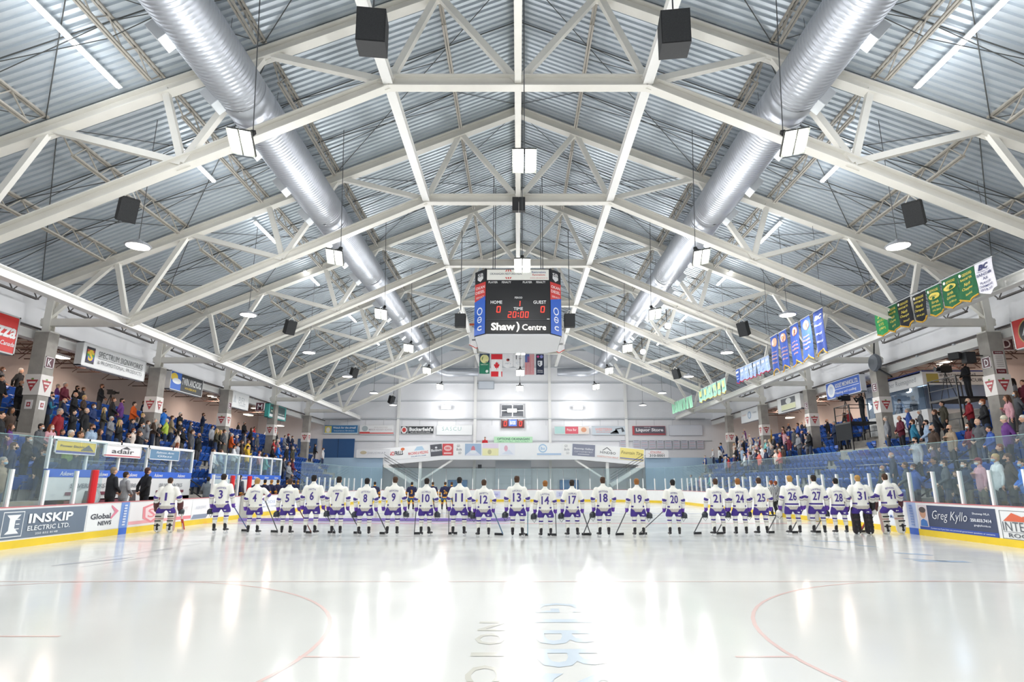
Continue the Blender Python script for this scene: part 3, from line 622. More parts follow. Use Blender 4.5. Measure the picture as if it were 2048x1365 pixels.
for (x0, x1, y0, y1, lab, els) in ((939, 966, 648, 690, 'white banner with orange trim and number 1 hanging just left behind the scoreboard', [('r', .5, .96, 1, .1, '#e06a40'), ('t', 'FLACK', .5, .85, .6, .08, '#444'+'a50'), ('t', '1', .5, .55, .25, .34, '#33363b'), ('r', .5, .22, .6, .05, '#55585e')]), (1107, 1129, 662, 700, 'white banner with black trim hanging just right behind the scoreboard', [('t', 'GRUDEN', .5, .3, .7, .1, '#333'+'a3d'), ('r', .03, .5, .05, 1, '#33363b')])):
    Yb = TY[4] - .3; a = at_y(x0, y0, Yb); c = at_y(x1, y1, Yb)
    r = cloth('retired_number_banner', lab, 'banner', None, axes(((a.x + c.x) / 2, Yb, a.z), (1, 0, 0), (0, 0, 1)), c.x - a.x, a.z - c.z, '#f2f0f0', els, 'point', '#d84a3a')
    m = MB(); m.tube([(0, 0, 0), (0, tz(1.55) - a.z, 0)], .012, CABLE, 4); m.build('hanging_cord', r)
def bannerrow(X, specs, group):
    for i, (x0, y0, x1, y1, h, base, els, bt, trim, lab) in enumerate(specs):
        a = at_x(x0, y0, X); c = at_x(x1, y1, X); o = (a + c) / 2
        r = cloth('championship_banner', lab, 'banner', group, axes(o, (0, -1, 0), (0, 0, 1)), abs(a.y - c.y) * .98, h, base, els, bt, trim, .035, i * 1.3)
    xs = [(s[0], s[1]) for s in specs] + [(s[2], s[3]) for s in specs]; l = at_x(*min(xs), X); r_ = at_x(*max(xs), X); mb = MB(); up = V((0, 0, .03))
    mb.tube([l + up + V((0, .6, 0)), r_ + up - V((0, .6, 0))], .012, CABLE, 4)
    for p in (l, r_): mb.tube([p + up, V((p.x, p.y, tz(2.056) - .42 * abs(p.x)))], .01, CABLE, 4)
    props(mb.build('banner_wire'), label='thin wire carrying the %s' % group, cat='wire')
GY = '#e3cf55'
def champ(c, oval=False):
    e = [('d', .16, .86, .07, .06, '#f2f2ea'), ('t', 'GREYHOUNDS'[:9], .57, .84, .6, .1, c)]
    if oval: e += [('d', .5, .63, .4, .12, c), ('t', 'MIDGET HOUSE', .5, .63, .6, .06, '#2a5a3c'), ('t', 'North', .5, .4, .45, .11, c, {'sh': .3}), ('t', 'Champions', .5, .24, .6, .12, c, {'sh': .3}), ('t', '2016-2017', .55, .08, .5, .07, c)]
    else: e += [('t', 'BANTAM TIER', .5, .68, .7, .08, c), ('t', 'North', .5, .5, .45, .12, c, {'sh': .3}), ('t', 'Champions', .5, .32, .65, .13, c, {'sh': .3}), ('t', '2014-2015', .55, .12, .5, .07, c)]
    return e
def o8(x, y): return 1548 + x * .2491, 440 + y * .2491
def rowspec(l, conv, h): return [(*conv(*a), *conv(*b), h, *rest) for a, b, *rest in l]
bannerrow(15.5, rowspec([
    ((1606, 370), (1748, 297), '#eceaf2', [('t', 'BC', .5, .82, .55, .2, '#2c3268', {'sh': .25, 'bold': .05}), ('t', 'Okanagan Zone', .5, .67, .7, .05, '#5a5f8a'), ('t', 'BANTAM', .5, .56, .8, .1, '#3a3f70'), ('t', 'AA', .5, .42, .25, .1, '#3a3f70'), ('t', 'PLAYOFF', .5, .27, .55, .08, '#3a3f70'), ('t', 'CHAMPIONS', .5, .15, .75, .08, '#3a3f70'), ('t', '2018-2019', .5, .03, .65, .08, '#3a3f70')], 'point', None, 'white pointed banner lettered BC BANTAM AA, nearest of the right-hand banners'),
    ((1468, 435), (1600, 371), '#2c6a45', champ(GY), 'point', '#d9a83a', 'dark green banner with yellow script beside the white BC banner'),
    ((1340, 492), (1462, 438), '#2c6a45', champ(GY, True), 'point', '#d9a83a', 'green banner with a yellow oval, the nearer of the two oval ones'),
    ((1218, 562), (1330, 514), '#2c6a45', champ(GY, True), 'point', '#d9a83a', 'green banner with a yellow oval, the farther of the two oval ones'),
    ((1103, 615), (1210, 572), '#24262c', champ(GY), 'point', '#d9a83a', 'black banner with yellow script beside the farther oval banner'),
    ((985, 662), (1095, 620), '#24262c', champ(GY), 'point', '#d9a83a', 'black banner with yellow script between a black and a green banner'),
    ((905, 705), (982, 673), '#2c6a45', champ(GY), 'point', '#d9a83a', 'dark green banner beside the light green one'),
    ((805, 746), (895, 710), '#3aa060', [('p', [(.2, .68), (.5, .9), (.8, .68), (.66, .66), (.5, .77), (.34, .66)], '#c9d45a'), ('t', 'MIDGET', .5, .54, .66, .11, '#d5dc6a'), ('t', '94-95', .5, .36, .5, .13, '#d5dc6a'), ('t', 'CHAMPS', .5, .18, .62, .11, '#d5dc6a')], 'point', '#d9a83a', 'light green banner with a yellow star arch, end of the big banner row')], o8, .98), 'large banners along the right side')
def o9(x, y): return 1440 + x * .17582, 600 + y * .17582
def tall(i): return [('d', .55, .8, .34, .13, '#c98a5a'), ('d', .55, .8, .28, .105, '#d8dbe8'), ('p', [(.4, .85), (.7, .85), (.66, .74), (.55, .68), (.44, .74)], '#a84038'), ('p', [(.48, .83), (.62, .83), (.55, .72)], '#e8c25a'), ('t', 'JUNIOR A', .5, .5, .7, .05, '#d9a07a'), ('t', 'INTERIOR', .5, .4, .75, .05, '#d9a07a'), ('t', 'CHAMPIONS', .5, .3, .8, .05, '#d9a07a'), ('t', '200%d-0%d' % (i, i + 1), .5, .18, .6, .05, '#d9a07a')]
bannerrow(12.8, rowspec([
    ((1055, 152), (1165, 95), '#2b4590', [('t', 'BC', .55, .82, .75, .12, '#f0f1f6', {'sh': .25, 'bold': .04}), ('t', 'Hockey', .5, .62, .8, .07, '#e8eaf2', {'sh': .2}), ('t', 'SPORT', .5, .4, .6, .05, '#e8eaf2'), ('t', '2012-13', .5, .2, .6, .05, '#e8eaf2')], 'swallow', '#e0b04a', 'tall dark blue banner lettered BC, nearest of the blue banners'),
    ((915, 232), (1015, 185), '#3c5cb4', tall(5), 'swallow', '#e0b04a', 'tall blue banner with a round crest, next to the BC banner'),
    ((790, 302), (880, 266), '#3c5cb4', tall(4), 'swallow', '#e0b04a', 'tall blue banner with a round crest, third of the blue row'),
    ((665, 377), (755, 340), '#3c5cb4', tall(3), 'swallow', '#e0b04a', 'tall blue banner with a round crest, fourth of the blue row'),
    ((565, 430), (650, 395), '#3c5cb4', tall(2), 'swallow', '#e0b04a', 'tall blue banner with a round crest, farthest of the blue row')], o9, 1.66), 'tall blue banners')
def many(X, n, a, b, h, fn, group):
    sp = []
    for i in range(n):
        t0 = 1 - (1 - (i / n)); t1 = (i + .9) / n; A = (a[0] + (b[0] - a[0]) * t0, a[1] + (b[1] - a[1]) * t0); B = (a[0] + (b[0] - a[0]) * t1, a[1] + (b[1] - a[1]) * t1); sp.append((*A, *B, h, *fn(i, n)))
    bannerrow(X, sp, group)
many(14.5, 8, (1471.6, 741), (1538, 711), .82, lambda i, n: ('#3f63b8' if i == 0 else '#a9bfe6', [('r', .5, .75, .7, .18, '#e6edf8'), ('t', 'AAA', .5, .45, .6, .12, '#e9effa'), ('r', .5, .2, .6, .1, '#7f9ad6')], 'point', '#c0405a', 'small pale blue pennant banner, %s from the far end of its row' % NTH[i]), 'small blue pennants')
many(14.6, 6, (1397, 782), (1451.5, 755.8), .9, lambda i, n: ('#a9d8c6', [('r', .5, .6, .5, .5, '#e6e08a'), ('t', 'A', .5, .3, .4, .2, '#6fae9a')], 'point', '#e0cc70', 'small green and yellow pennant banner, %s from the far end of its row' % NTH[i]), 'small green and yellow pennants')
many(14.6, 6, (1343.5, 807.4), (1384.6, 790.7), 1.0, lambda i, n: ('#a6e0c0', [('r', .5, .5, .12, .8, '#86cfa9')], 'flat', None, 'plain mint green pennant banner, %s from the far end of its row' % NTH[i]), 'mint green pennants')
# ================================================================ HEADER BEAMS AND LIGHT-BOX SIGNS OVER THE STANDS
for s in (-1, 1):
    mb = MB(); mb.bb(s * (CX + .0), s * (CX + .38), NEAR, BACK - .3, tz(.8) - .62, tz(.8) - .24, WHITEST); props(mb.build('header_beam'), label='long white header beam over the %s stand' % SIDE[s], cat='beam')
    mb = MB(); y = NEAR
    mb.tube([(s * (CX - .06), NEAR, tz(.8) - .16), (s * (CX - .06), BACK - .4, tz(.8) - .16)], .045, mat('conduit', '#5c5756', .5), 6)
    while y < BACK - 2: mb.box((s * (CX - .02), y, tz(.8) - .2), (.1, .12, .14), GREYC); y += 2.6
    props(mb.build('conduit_pipe'), label='dark conduit pipe on the %s header beam' % SIDE[s], cat='pipe')
    # bar joists of the concourse roof
    y = 9.0; k = 0; first_ = None
    while y < BACK - 1:
        lab = 'brown bar joist under the %s concourse roof, %d metres from the camera' % (SIDE[s], round(y))
        if first_ is None:
            root = empty('concourse_joist', (s * (CX + 3.6), y, 8.65), lab, 'joist', 'concourse joists'); b = MB(); jm = mat('brown_joist', '#6b4f47', .6); L = 3.1
            b.bar((-L, 0, 0), (L, 0, 0), .05, .06, jm); b.bar((-L + .3, 0, -.5), (L - .3, 0, -.5), .05, .05, jm); n = 10
            for i in range(n): b.bar((-L + 2 * L * i / n, 0, 0 if i % 2 else -.5), (-L + 2 * L * (i + 1) / n, 0, -.5 if i % 2 else 0), .03, .03, jm)
            b.build('web', root); first_ = grab(root)
        else: dup(first_, M.Translation((s * (CX + 3.6), y, 8.65)), lab)
        y += 1.32 if y < 35 else 2.64; k += 1
for i, (px, py, X) in enumerate(((118, 712, -22), (497, 829, -22.5), (560, 851, -22.5), (1571, 790, 22.5), (1712, 752, 22.5), (1580, 835, 25))):
    p = at_x(px, py, X); p.z = min(p.z, 8.3); r = empty('concourse_lamp', p, 'glowing concourse ceiling lamp %s' % ['behind the nearest left column', 'beside the maroon M sign', 'over the far left gallery', 'behind the second right column', 'beside the blue lightbox', 'over the middle right gallery'][i], 'ceiling lamp', 'concourse lamps')
    b = MB(); b.box((0, 0, 0), (.5, .9, .1), WHITE); b.build('housing', r); b = MB(); b.box((0, 0, -.065), (.46, .86, .03), glow('warm_lamp', '#fff0dc', 6)); b.build('diffuser', r)
    b = MB(); b.tube([(0, 0, .05), (0, 0, 8.74 - p.z)], .015, CABLE, 4); b.build('stem', r); arealight(r, .5, .9, 60, -.1, (1, .82, .7))
for s in (-1, 1):   # warm light of the concourse continues along both galleries
    for Y in (12, 26, 34, 48, 56):
        r = empty('concourse_lamp', (s * 24.6, Y, 8.5), 'small concourse ceiling lamp at the back of the %s gallery, %d metres away' % (SIDE[s], Y), 'ceiling lamp', 'concourse lamps')
        b = MB(); b.box((0, 0, 0), (.4, .9, .1), WHITE); b.build('housing', r); b = MB(); b.box((0, 0, -.06), (.36, .8, .02), glow('warm_lamp', '#fff0dc', 6)); b.build('diffuser', r); arealight(r, .4, .9, 70, -.1, (1, .82, .7))
def lightbox(s, x0, x1, ztop, zbot, base, els, label, frame=None, X=None):
    X = s * (CX - .55) if X is None else X; a = at_x(x0, 700, X); c = at_x(x1, 700, X); w_ = abs(a.y - c.y); cy = (a.y + c.y) / 2; h_ = ztop - zbot
    return sign('lightbox_sign', label, axes((X, cy, (ztop + zbot) / 2), (0, -s, 0), (0, 0, 1)), w_, h_, base, els, .3, frame)
lightbox(-1, -60, 28, 7.95, 6.5, '#e0322e', [('t', 'Pizza', .6, .6, .75, .4, '#f8f4f4', {'sh': .2, 'bold': .03}), ('t', 'Canada', .8, .25, .35, .12, '#f8f4f4', {'sh': .2})], 'bright red lightbox sign cut off by the left frame edge', '#c9c9c9')
rb_ = [('r', .11, .5 + .3 - .1 * i, .1, .1, c) for i, c in enumerate(['#2e2a33', '#c8433a', '#e8c83a', '#4aa04a', '#3a6ac0', '#4a3a90'])]
lightbox(-1, 166, 296, 7.85, 6.82, '#f6f6f6', [('r', .11, .5, .12, .72, '#33303a')] + rb_ + [('t', 'S', .11, .5, .07, .5, '#f6d23c', {'bold': .04}), ('t', 'SPECTRUM SIGNWORKS', .58, .66, .72, .26, '#3a3c42', {'bold': -.005}), ('r', .58, .47, .72, .015, '#3a3c42'), ('t', '& PROMOTIONAL PRODUCTS', .58, .3, .72, .17, '#3a3c42', {'bold': -.01})], 'white lightbox sign with a rainbow S on the left header beam', '#d9d9d9')
lightbox(-1, 349, 414, 7.85, 6.82, '#3b3d40', [('r', .16, .5, .3, .95, '#3a6fd0'), ('d', .1, .7, .1, .22, '#f0d040'), ('d', .18, .5, .13, .16, '#f4f6f8'), ('t', 'TWIN ANCHORS', .64, .6, .62, .4, '#f4f4f4', {'bold': .03}), ('t', 'HOUSEBOATS', .62, .24, .36, .12, '#e8c83a')], 'dark lightbox sign with blue and yellow picture on the left header beam', '#e6e6e6')
lightbox(-1, 466, 508, 7.85, 6.75, '#f8f8f8', [('t', 'BFL', .68, .5, .34, .4, '#c4c8cc', {'bold': -.01}), ('p', [(.25, .3), (.4, .3), (.33, .8)], '#d4d7da'), ('t', 'CANADA', .68, .2, .3, .1, '#ccd0d4')], 'plain white lightbox sign with pale letters on the left header beam', '#e9e9e9')
lightbox(-1, 549, 583, 7.75, 6.7, '#3f5a5c', [('r', .03, .5, .06, 1, '#4fb8b0'), ('r', .97, .5, .06, 1, '#4fb8b0'), ('t', 'BRABY', .28, .72, .35, .15, '#5fd0c0'), ('t', 'MOTORS', .32, .48, .4, .16, '#f0f4e0'), ('t', 'SALMON ARM', .72, .4, .35, .12, '#e4e8e0'), ('r', .5, .16, .9, .2, '#f4f6f6')], 'dark teal lightbox sign, farthest on the left header beam', '#4fb8b0')
lightbox(1, 2033, 2110, 7.9, 6.75, '#d23a36', [('d', .5, .5, .36, .46, '#c9a05a'), ('d', .5, .5, .33, .42, '#2a2426'), ('t', 'Acres', .5, .55, .5, .3, '#f2f2f2', {'sh': .3})], 'red sign with a black disc at the right frame edge', '#eeeeee')
lightbox(1, 1643, 1712, 7.75, 6.75, '#3a68c8', [('d', .15, .5, .12, .42, '#f2f4f8'), ('d', .15, .5, .07, .25, '#cfd8ea'), ('t', 'ROCKET MECHANICAL LTD.', .62, .7, .66, .26, '#f2f4f8', {'bold': .02}), ('r', .62, .47, .7, .03, '#e8ecf6'), ('t', 'Heating and cooling', .58, .24, .6, .2, '#e8ecf6')], 'blue lightbox sign with a white disc on the right header beam', '#eef0f6')
lightbox(1, 1544, 1590, 7.75, 6.7, '#f1f1ee', [('r', .48, .72, .62, .4, '#77797e'), ('d', .5, .7, .12, .2, '#f0f2ee'), ('r', .48, .32, .62, .35, '#eceec6'), ('r', .48, .1, .62, .04, '#4a4c50')], 'white lightbox sign with grey picture and pale yellow band on the right header beam', '#e4e4e4')
lightbox(1, 1471, 1505, 7.75, 6.7, '#f4f5f6', [('t', 'DAIRY', .2, .6, .25, .12, '#dcb8ae'), ('d', .5, .5, .1, .3, '#a9bcd4'), ('d', .5, .5, .06, .2, '#e6ecf4'), ('t', 'TOWN', .8, .6, .2, .12, '#b8bcc4')], 'white lightbox sign with a pale blue oval, farthest on the right header beam', '#e4e4e4')
# ================================================================ FAR WALL FITTINGS
WY = BACK - .25
def wallsign(x0, x1, y0, y1, base, els, label, frame=None, name='wall_sign', cat='sign', Y=WY, group='signs on the far wall', depth=.08):
    a = at_y(x0, y0, Y); c = at_y(x1, y1, Y); return sign(name, label, axes(((a.x + c.x) / 2, Y, (a.z + c.z) / 2), (1, 0, 0), (0, 0, 1)), c.x - a.x, a.z - c.z, base, els, depth, frame, cat, group)
wallsign(649, 715, 851, 868, '#3f7fb5', [('r', .12, .5, .2, .8, '#e8dc7a'), ('d', .12, .45, .06, .3, '#f4f4f0'), ('t', 'Watch for the signal!', .6, .68, .68, .3, '#eef6fa', {'bold': .03}), ('t', 'Insurance Brokers', .6, .35, .6, .16, '#dcecf4'), ('r', .5, .06, 1, .1, '#dff0f6')], 'blue and yellow sign at the left of the far wall', '#d6e8f2')
wallsign(720, 787, 851, 869, '#f4f3f3', [('d', .15, .62, .09, .3, '#b9c4c6'), ('t', 'SHUSWAP', .62, .75, .4, .14, '#d8d2d2'), ('t', 'MINOR HOCKEY SCHOOL', .62, .5, .7, .2, '#cfc6c8'), ('r', .5, .12, 1, .12, '#e0605c'), ('r', .15, .16, .3, .2, '#d84a48')], 'white sign with a red bottom stripe on the far wall', '#efefef')
wallsign(802, 867, 853, 868, '#3a3d42', [('d', .1, .5, .09, .46, '#f4f4f4'), ('d', .1, .5, .06, .3, '#c8403c'), ('r', .215, .5, .01, 1, '#f4f4f4'), ('t', "Buckerfield's", .62, .6, .72, .52, '#f6f6f6', {'bold': .04}), ('t', 'FEED AND COUNTRY LIVING', .6, .18, .6, .12, '#e8e8e8')], 'black and white sign with a red round mark on the far wall', '#dcdcdc')
wallsign(874, 944, 851, 870, '#f8f9f9', [('t', 'SASCU', .42, .62, .54, .4, '#7fb8b0', {'bold': -.02, 'sp': 1.2})], 'plain white sign with thin teal letters on the far wall', '#eef0f0')
wallsign(1109, 1178, 853, 869, '#e9e4e2', [('r', .15, .5, .3, .9, '#b8dcd8'), ('r', .5, .5, .38, .9, '#d8606e'), ('t', 'Pizza Bar', .5, .55, .28, .3, '#f6dede'), ('r', .85, .5, .3, .9, '#eadcd2'), ('d', .85, .55, .08, .3, '#d89a7a')], 'pale sign with a pink middle field on the far wall', '#e8e8ec')
wallsign(1184, 1251, 853, 870, '#cfd8e0', [('t', 'WESTERN', .34, .62, .5, .34, '#f0b8b4', {'bold': .03}), ('t', 'EXCAVATING', .34, .3, .42, .14, '#e8a8a4'), ('p', [(.55, .1), (.8, .1), (.8, .22), (.68, .24), (.7, .7), (.92, .85), (.98, .4), (.9, .3), (.88, .72), (.74, .6), (.72, .3), (.55, .2)], '#4a5058')], 'grey sign with a dark digger drawing on the far wall', '#dde2e8')
wallsign(1265, 1331, 853, 870, '#6a6470', [('t', 'Liquor Store', .52, .52, .84, .5, '#f6f2f4', {'bold': .04}), ('t', 'SALMON ARM', .45, .86, .2, .1, '#f0e8ea'), ('r', .5, .08, .96, .1, '#c04a50'), ('r', .03, .5, .05, 1, '#c04a50')], 'grey and red sign with large white letters on the far wall', '#c9606a')
wallsign(1338, 1405, 851, 871, '#eceef5', [], 'blank pale sign at the right of the far wall', '#dfe1ea')
wallsign(714, 779, 899, 916, '#dfe0e4', [('t', 'SHUSWAP', .6, .55, .55, .24, '#8d93a0', {'sp': 1.2, 'bold': -.01}), ('d', .2, .6, .1, .2, '#c2b59a')], 'long white banner with grey letters beside the left end of the walkway', '#f0f0f2', Y=BACK - 3.2)
wallsign(1291, 1337, 901, 916, '#eeeef0', [('t', 'Danby', .46, .75, .5, .24, '#cf5a5a', {'sh': .2}), ('r', .46, .56, .7, .03, '#cf5a5a'), ('t', '310-0001', .5, .28, .65, .34, '#5a5c60', {'bold': .02})], 'white sign with a phone number at the right end of the walkway', '#e0e2e8', Y=BACK - 3.2)
wallsign(988, 1065, 874, 886, '#c3ecc6', [('t', 'OPTIONS OKANAGAN', .5, .62, .84, .4, '#5a8a70', {'bold': .03}), ('t', 'SIMPLE TO SELL... EASY TO BUY', .5, .2, .8, .18, '#6fae84')], 'mint green sign above the middle of the walkway', None, Y=BACK - .5)
for i in range(10):
    x0 = 1240 if i == 0 else 1266 + (i - 1) * 16
    wallsign(x0, x0 + 13.5, 881.5, 898, '#e6e7ef', [('r', .5, .94, .8, .06, '#7d7f90')] + [('r', .5, .82 - .12 * k, .86, .05, '#a9abba' if (k + i) % 3 else '#c89aa6') for k in range(7)], 'small white name board with grey lines, %s from the left below the far wall signs' % NTH[i], '#cfd1dc', 'name_board', 'board', WY + .05, 'name boards on the far wall', .04)
# louvre window and small clock display
r = wallsign(1003, 1047, 810, 834, '#4a4c52', [], 'square dark louvre window in the middle of the far wall', '#e8e8ea', 'louvre_window', 'window')
a = at_y(1003, 810, WY - .05); c = at_y(1047, 834, WY - .05); mb = MB(); 
for i in range(14): z = c.z + (a.z - c.z) * (i + .5) / 14; mb.box(((a.x + c.x) / 2, WY - .03, z), (c.x - a.x - .1, .05, .035), mat('slat', '#777a80', .5), M.Rotation(.5, 3, 'X'))
mb.box(((a.x + c.x) / 2, WY - .05, (a.z + c.z) / 2), (.1, .08, a.z - c.z), WHITE); mb.box(((a.x + c.x) / 2, WY - .05, (a.z + c.z) / 2), (c.x - a.x, .08, .1), WHITE)
o = mb.build('slats', r); o.matrix_parent_inverse = r.matrix_basis.inverted()
r = wallsign(1003, 1048, 838.5, 856, '#5a3034', [('r', .5, .55, .36, .75, '#5a7ad0'), ('t', 'BUCKS', .5, .55, .26, .4, '#e8ecfa', {'bold': .04}), ('t', 'HOME', .14, .88, .22, .12, '#f2e4e0'), ('t', 'GUEST', .86, .88, .24, .12, '#f2e4e0')], 'small red wall scoreboard with a zero at each side of a blue panel', '#8a4a48', 'wall_scoreboard', 'scoreboard', group=None)
a = at_y(1003, 838.5, WY); c = at_y(1048, 856, WY); mb = MB(); wq = c.x - a.x; hq = a.z - c.z
for x in (-.33, .35): seg7(mb, '0', x * wq, -.05 * hq, .1 * wq, .5 * hq, LED, .04)
mb.build('digits', r)
wallsign(957, 988, 763, 778.5, '#c6ccd6', [('r', .5, .5, .9, .86, '#d3d9e2')], 'grey rectangular vent panel below the flags on the far wall', '#9aa0aa', 'vent_panel', 'vent', group=None)
wallsign(956, 963, 930, 937, '#5d6066', [], 'small dark square vent low on the far wall', '#8a8d92', 'vent_panel', 'vent', group=None)
mb = MB(); a = at_y(642, 838, WY); c = at_y(1410, 838, WY); mb.tube([a, c], .07, GREYC, 8)
for x in range(660, 1400, 36): p = at_y(x, 838, WY); mb.tube([p, p - V((0, 0, .7))], .02, GREYC, 5)
props(mb.build('sprinkler_pipe'), label='long grey horizontal pipe with short drops across the far wall', cat='pipe')
n = 0
for (x0, x1, y0, y1, X, lab) in ((646, 706, 878, 928, 0, 'left'), (596, 632, 878, 905, 0, 'far left')):
    n += 1; a = at_y(x0, y0, WY - .05); c = at_y(x1, y1, WY - .05); mb = MB(); mb.bb(a.x, c.x, WY - .06, WY + .1, c.z, a.z, DOORB); o = mb.build('door_%d' % n, kind='structure')
    mb = MB(); mb.bb((a.x + c.x) / 2 - .03, (a.x + c.x) / 2 + .03, WY - .08, WY - .06, c.z, a.z, cmat('#24486f')); mb.build('door_seam', o)
for (x0, x1) in ((896, 935), (1119, 1157)):
    n += 1; a = at_y(x0, 960.5, WY); c = at_y(x1, 960.5, WY); o = empty('door_%d' % n, (a.x, WY, 0), None, None); o['kind'] = 'structure'; wd = c.x - a.x
    b = MB(); b.bb(.06, wd / 2 - .01, -.06, 0, 0, a.z - .06, cmat('#3f86c8')); b.bb(wd / 2 + .01, wd - .06, -.06, 0, 0, a.z - .06, cmat('#3f86c8')); b.build('door_leaf', o)
    b = MB(); b.bb(0, .06, -.09, 0, 0, a.z, cmat('#2f6aa8')); b.bb(wd - .06, wd, -.09, 0, 0, a.z, cmat('#2f6aa8')); b.bb(0, wd, -.09, 0, a.z - .06, a.z, cmat('#2f6aa8')); b.build('door_frame', o)
    b = MB(); b.bar((wd / 2 - .35, -.1, 1.05), (wd / 2 - .08, -.1, 1.05), .05, .05, GREYC); b.build('door_handle', o)
n += 1; a = at_y(991, 922, WY); c = at_y(1062, 922, WY); mb = MB(); mb.bb(a.x, c.x, WY - .05, WY + .05, 0, a.z, cmat('#dfe3ea'))
for k in range(5): mb.bb(a.x, c.x, WY - .07, WY - .05, a.z * k / 5, a.z * k / 5 + .04, GREYC)
mb.build('door_%d' % n, kind='structure')
# blue end blocks and the raised walkway with adverts
DKY = BACK - 3.0
for s, x0, x1 in ((-1, 640, 766), (1, 1290, 1440)):
    a = at_y(x0, 916, DKY); c = at_y(x1, 916, DKY); mb = MB(); mb.bb(a.x, c.x, DKY, DKY + .2, 0, a.z, cmat('#a9c4dc')); props(mb.build('gallery_wall'), label='pale blue low wall closing the %s stand at the far end' % SIDE[s], cat='wall', kind='structure')
wk = empty('walkway', (0, DKY, 0), 'white raised walkway covered with adverts across the far end', 'walkway')
pl = [(766, 898, 931), (886, 886.5, 920), (1160, 886.5, 920), (1289, 899, 932)]
for i in range(3):
    (x0, t0, b0), (x1, t1, b1) = pl[i], pl[i + 1]; a = at_y(x0, t0, DKY); a2 = at_y(x0, b0, DKY); c = at_y(x1, t1, DKY); c2 = at_y(x1, b1, DKY)
    mb = MB(); vs = [a2, c2, c, a]; vs = [V((v.x, -.0, v.z)) for v in vs] + [V((v.x, 1.6, v.z - (1.0 if k > 1 else 0))) for k, v in enumerate(vs)]
    mb.add(vs, [(0, 1, 2, 3), (7, 6, 5, 4), (0, 4, 5, 1), (1, 5, 6, 2), (2, 6, 7, 3), (3, 7, 4, 0)], cmat('#f5f6f8')); mb.build('parapet', wk)
ads = [(772, 812, 'NO FRILLS', [('t', 'NO', .3, .55, .28, .36, '#d05a5a', {'bold': .04}), ('t', 'FRILLS', .66, .55, .42, .36, '#4a4a52', {'bold': .04}), ('d', .86, .85, .1, .12, '#e07a50')], '#f6f6f7'),
       (816, 858, 'W', [('p', [(.3, .62), (.45, .95), (.7, .95), (.8, .62)], '#bcd8ee'), ('t', 'MACHINE & WELDING', .5, .42, .94, .24, '#e07878', {'bold': .03}), ('t', 'SALMON ARM', .5, .16, .7, .1, '#7a8fb8')], '#f8f8f9'),
       (861, 885, 'W', [('t', 'Blackburn', .5, .5, .86, .22, '#e8eaee', {'bold': .03}), ('d', .5, .72, .1, .08, '#e8eaee')], '#5f6068'),
       (885, 907, 'W', [('d', .5, .62, .36, .24, '#f2c4c4'), ('t', 'DELI', .5, .62, .4, .16, '#d84a4e', {'bold': .05}), ('r', .5, .2, .7, .12, '#f2d0d0')], '#dc5358'),
       (911, 926, 'W', [('t', 'GO', .4, .8, .4, .2, '#6a6e76'), ('t', 'Bucks', .5, .52, .7, .2, '#6a6e76', {'sh': .2}), ('t', 'GO', .6, .22, .4, .2, '#6a6e76')], '#f8f8f8'),
       (930, 963, 'W', [('p', [(0, 0), (.5, .6), (1, 0)], '#dfe2f0'), ('d', .5, .5, .12, .3, '#d8808e'), ('d', .5, .3, .2, .15, '#e8ecf4')], '#a9c0dc'),
       (965, 997, 'W', [('r', .5, .3, 1, .6, '#f2eebc'), ('d', .45, .3, .12, .2, '#c8c49a')], '#ecdff0'),
       (1000, 1030, 'W', [('d', .4, .6, .12, .25, '#e8b8c8'), ('p', [(.1, .1), (.9, .1), (.6, .5)], '#dde4f2')], '#eff1f8'),
       (1073, 1123, 'W', [('d', .25, .6, .17, .36, '#a9c8e6'), ('d', .25, .6, .13, .26, '#eef4fa'), ('t', 'Bus', .25, .6, .16, .24, '#8ab4de'), ('r', .5, .12, .96, .14, '#b4cdea')], '#f8f9fb'),
       (1126, 1141, 'W', [('t', 'GO', .4, .8, .4, .2, '#a0a2a8'), ('t', 'Bucks', .5, .52, .7, .2, '#a0a2a8', {'sh': .2}), ('t', 'GO', .6, .22, .4, .2, '#a0a2a8')], '#f8f8f8'),
       (1144, 1190, 'W', [('t', 'Shuswap Gallery', .5, .6, .86, .2, '#e4e6ec', {'bold': .03}), ('t', 'OPTOMETRY', .5, .36, .8, .12, '#d8dae2'), ('r', .5, .16, .5, .05, '#d8dae2')], '#8f93a6'),
       (1192, 1239, 'W', [('p', [(.25, .62), (.45, .92), (.65, .62), (.6, .62), (.45, .84), (.3, .62)], '#5a5c64'), ('t', 'HINDBO', .5, .45, .66, .22, '#5a5c64', {'sp': 1.1}), ('t', 'CONSTRUCTION GROUP', .5, .1, .9, .12, '#e09a8a')], '#f8f8f8'),
       (1239, 1287, 'W', [('t', 'Fountain Tire', .5, .62, .88, .26, '#8a7a52', {'sh': .2}), ('r', .5, .12, .96, .1, '#8a8ec0')], '#f4e48e')]
def edge(px, k):
    for i in range(3):
        if px <= pl[i + 1][0] or i == 2: t = (px - pl[i][0]) / (pl[i + 1][0] - pl[i][0]); return pl[i][k] + (pl[i + 1][k] - pl[i][k]) * t
for (x0, x1, _, els, base) in ads:
    m_ = (x0 + x1) / 2; a = at_y(x0, edge(x0, 1), DKY - .01); c = at_y(x1, edge(x1, 1), DKY - .01); hh = .72 * (at_y(m_, edge(m_, 1), DKY).z - at_y(m_, edge(m_, 2), DKY).z)
    sl = (c - a); wd = sl.length; root = link('advert', None, wk, axes(((a.x + c.x) / 2, -.012, (a.z + c.z) / 2 - hh / 2 - .06), sl, (-sl.z, 0, sl.x)))
    b = graphic([('r', .5, .5, .98, .98, base)] + els, wd, hh); b.build('lettering', root)
for px in (840, 1215): p = at_y(px, edge(px, 2), DKY); mb = MB(); mb.box((p.x, .3, p.z / 2), (.28, .28, p.z), WHITEST); mb.build('post', wk)
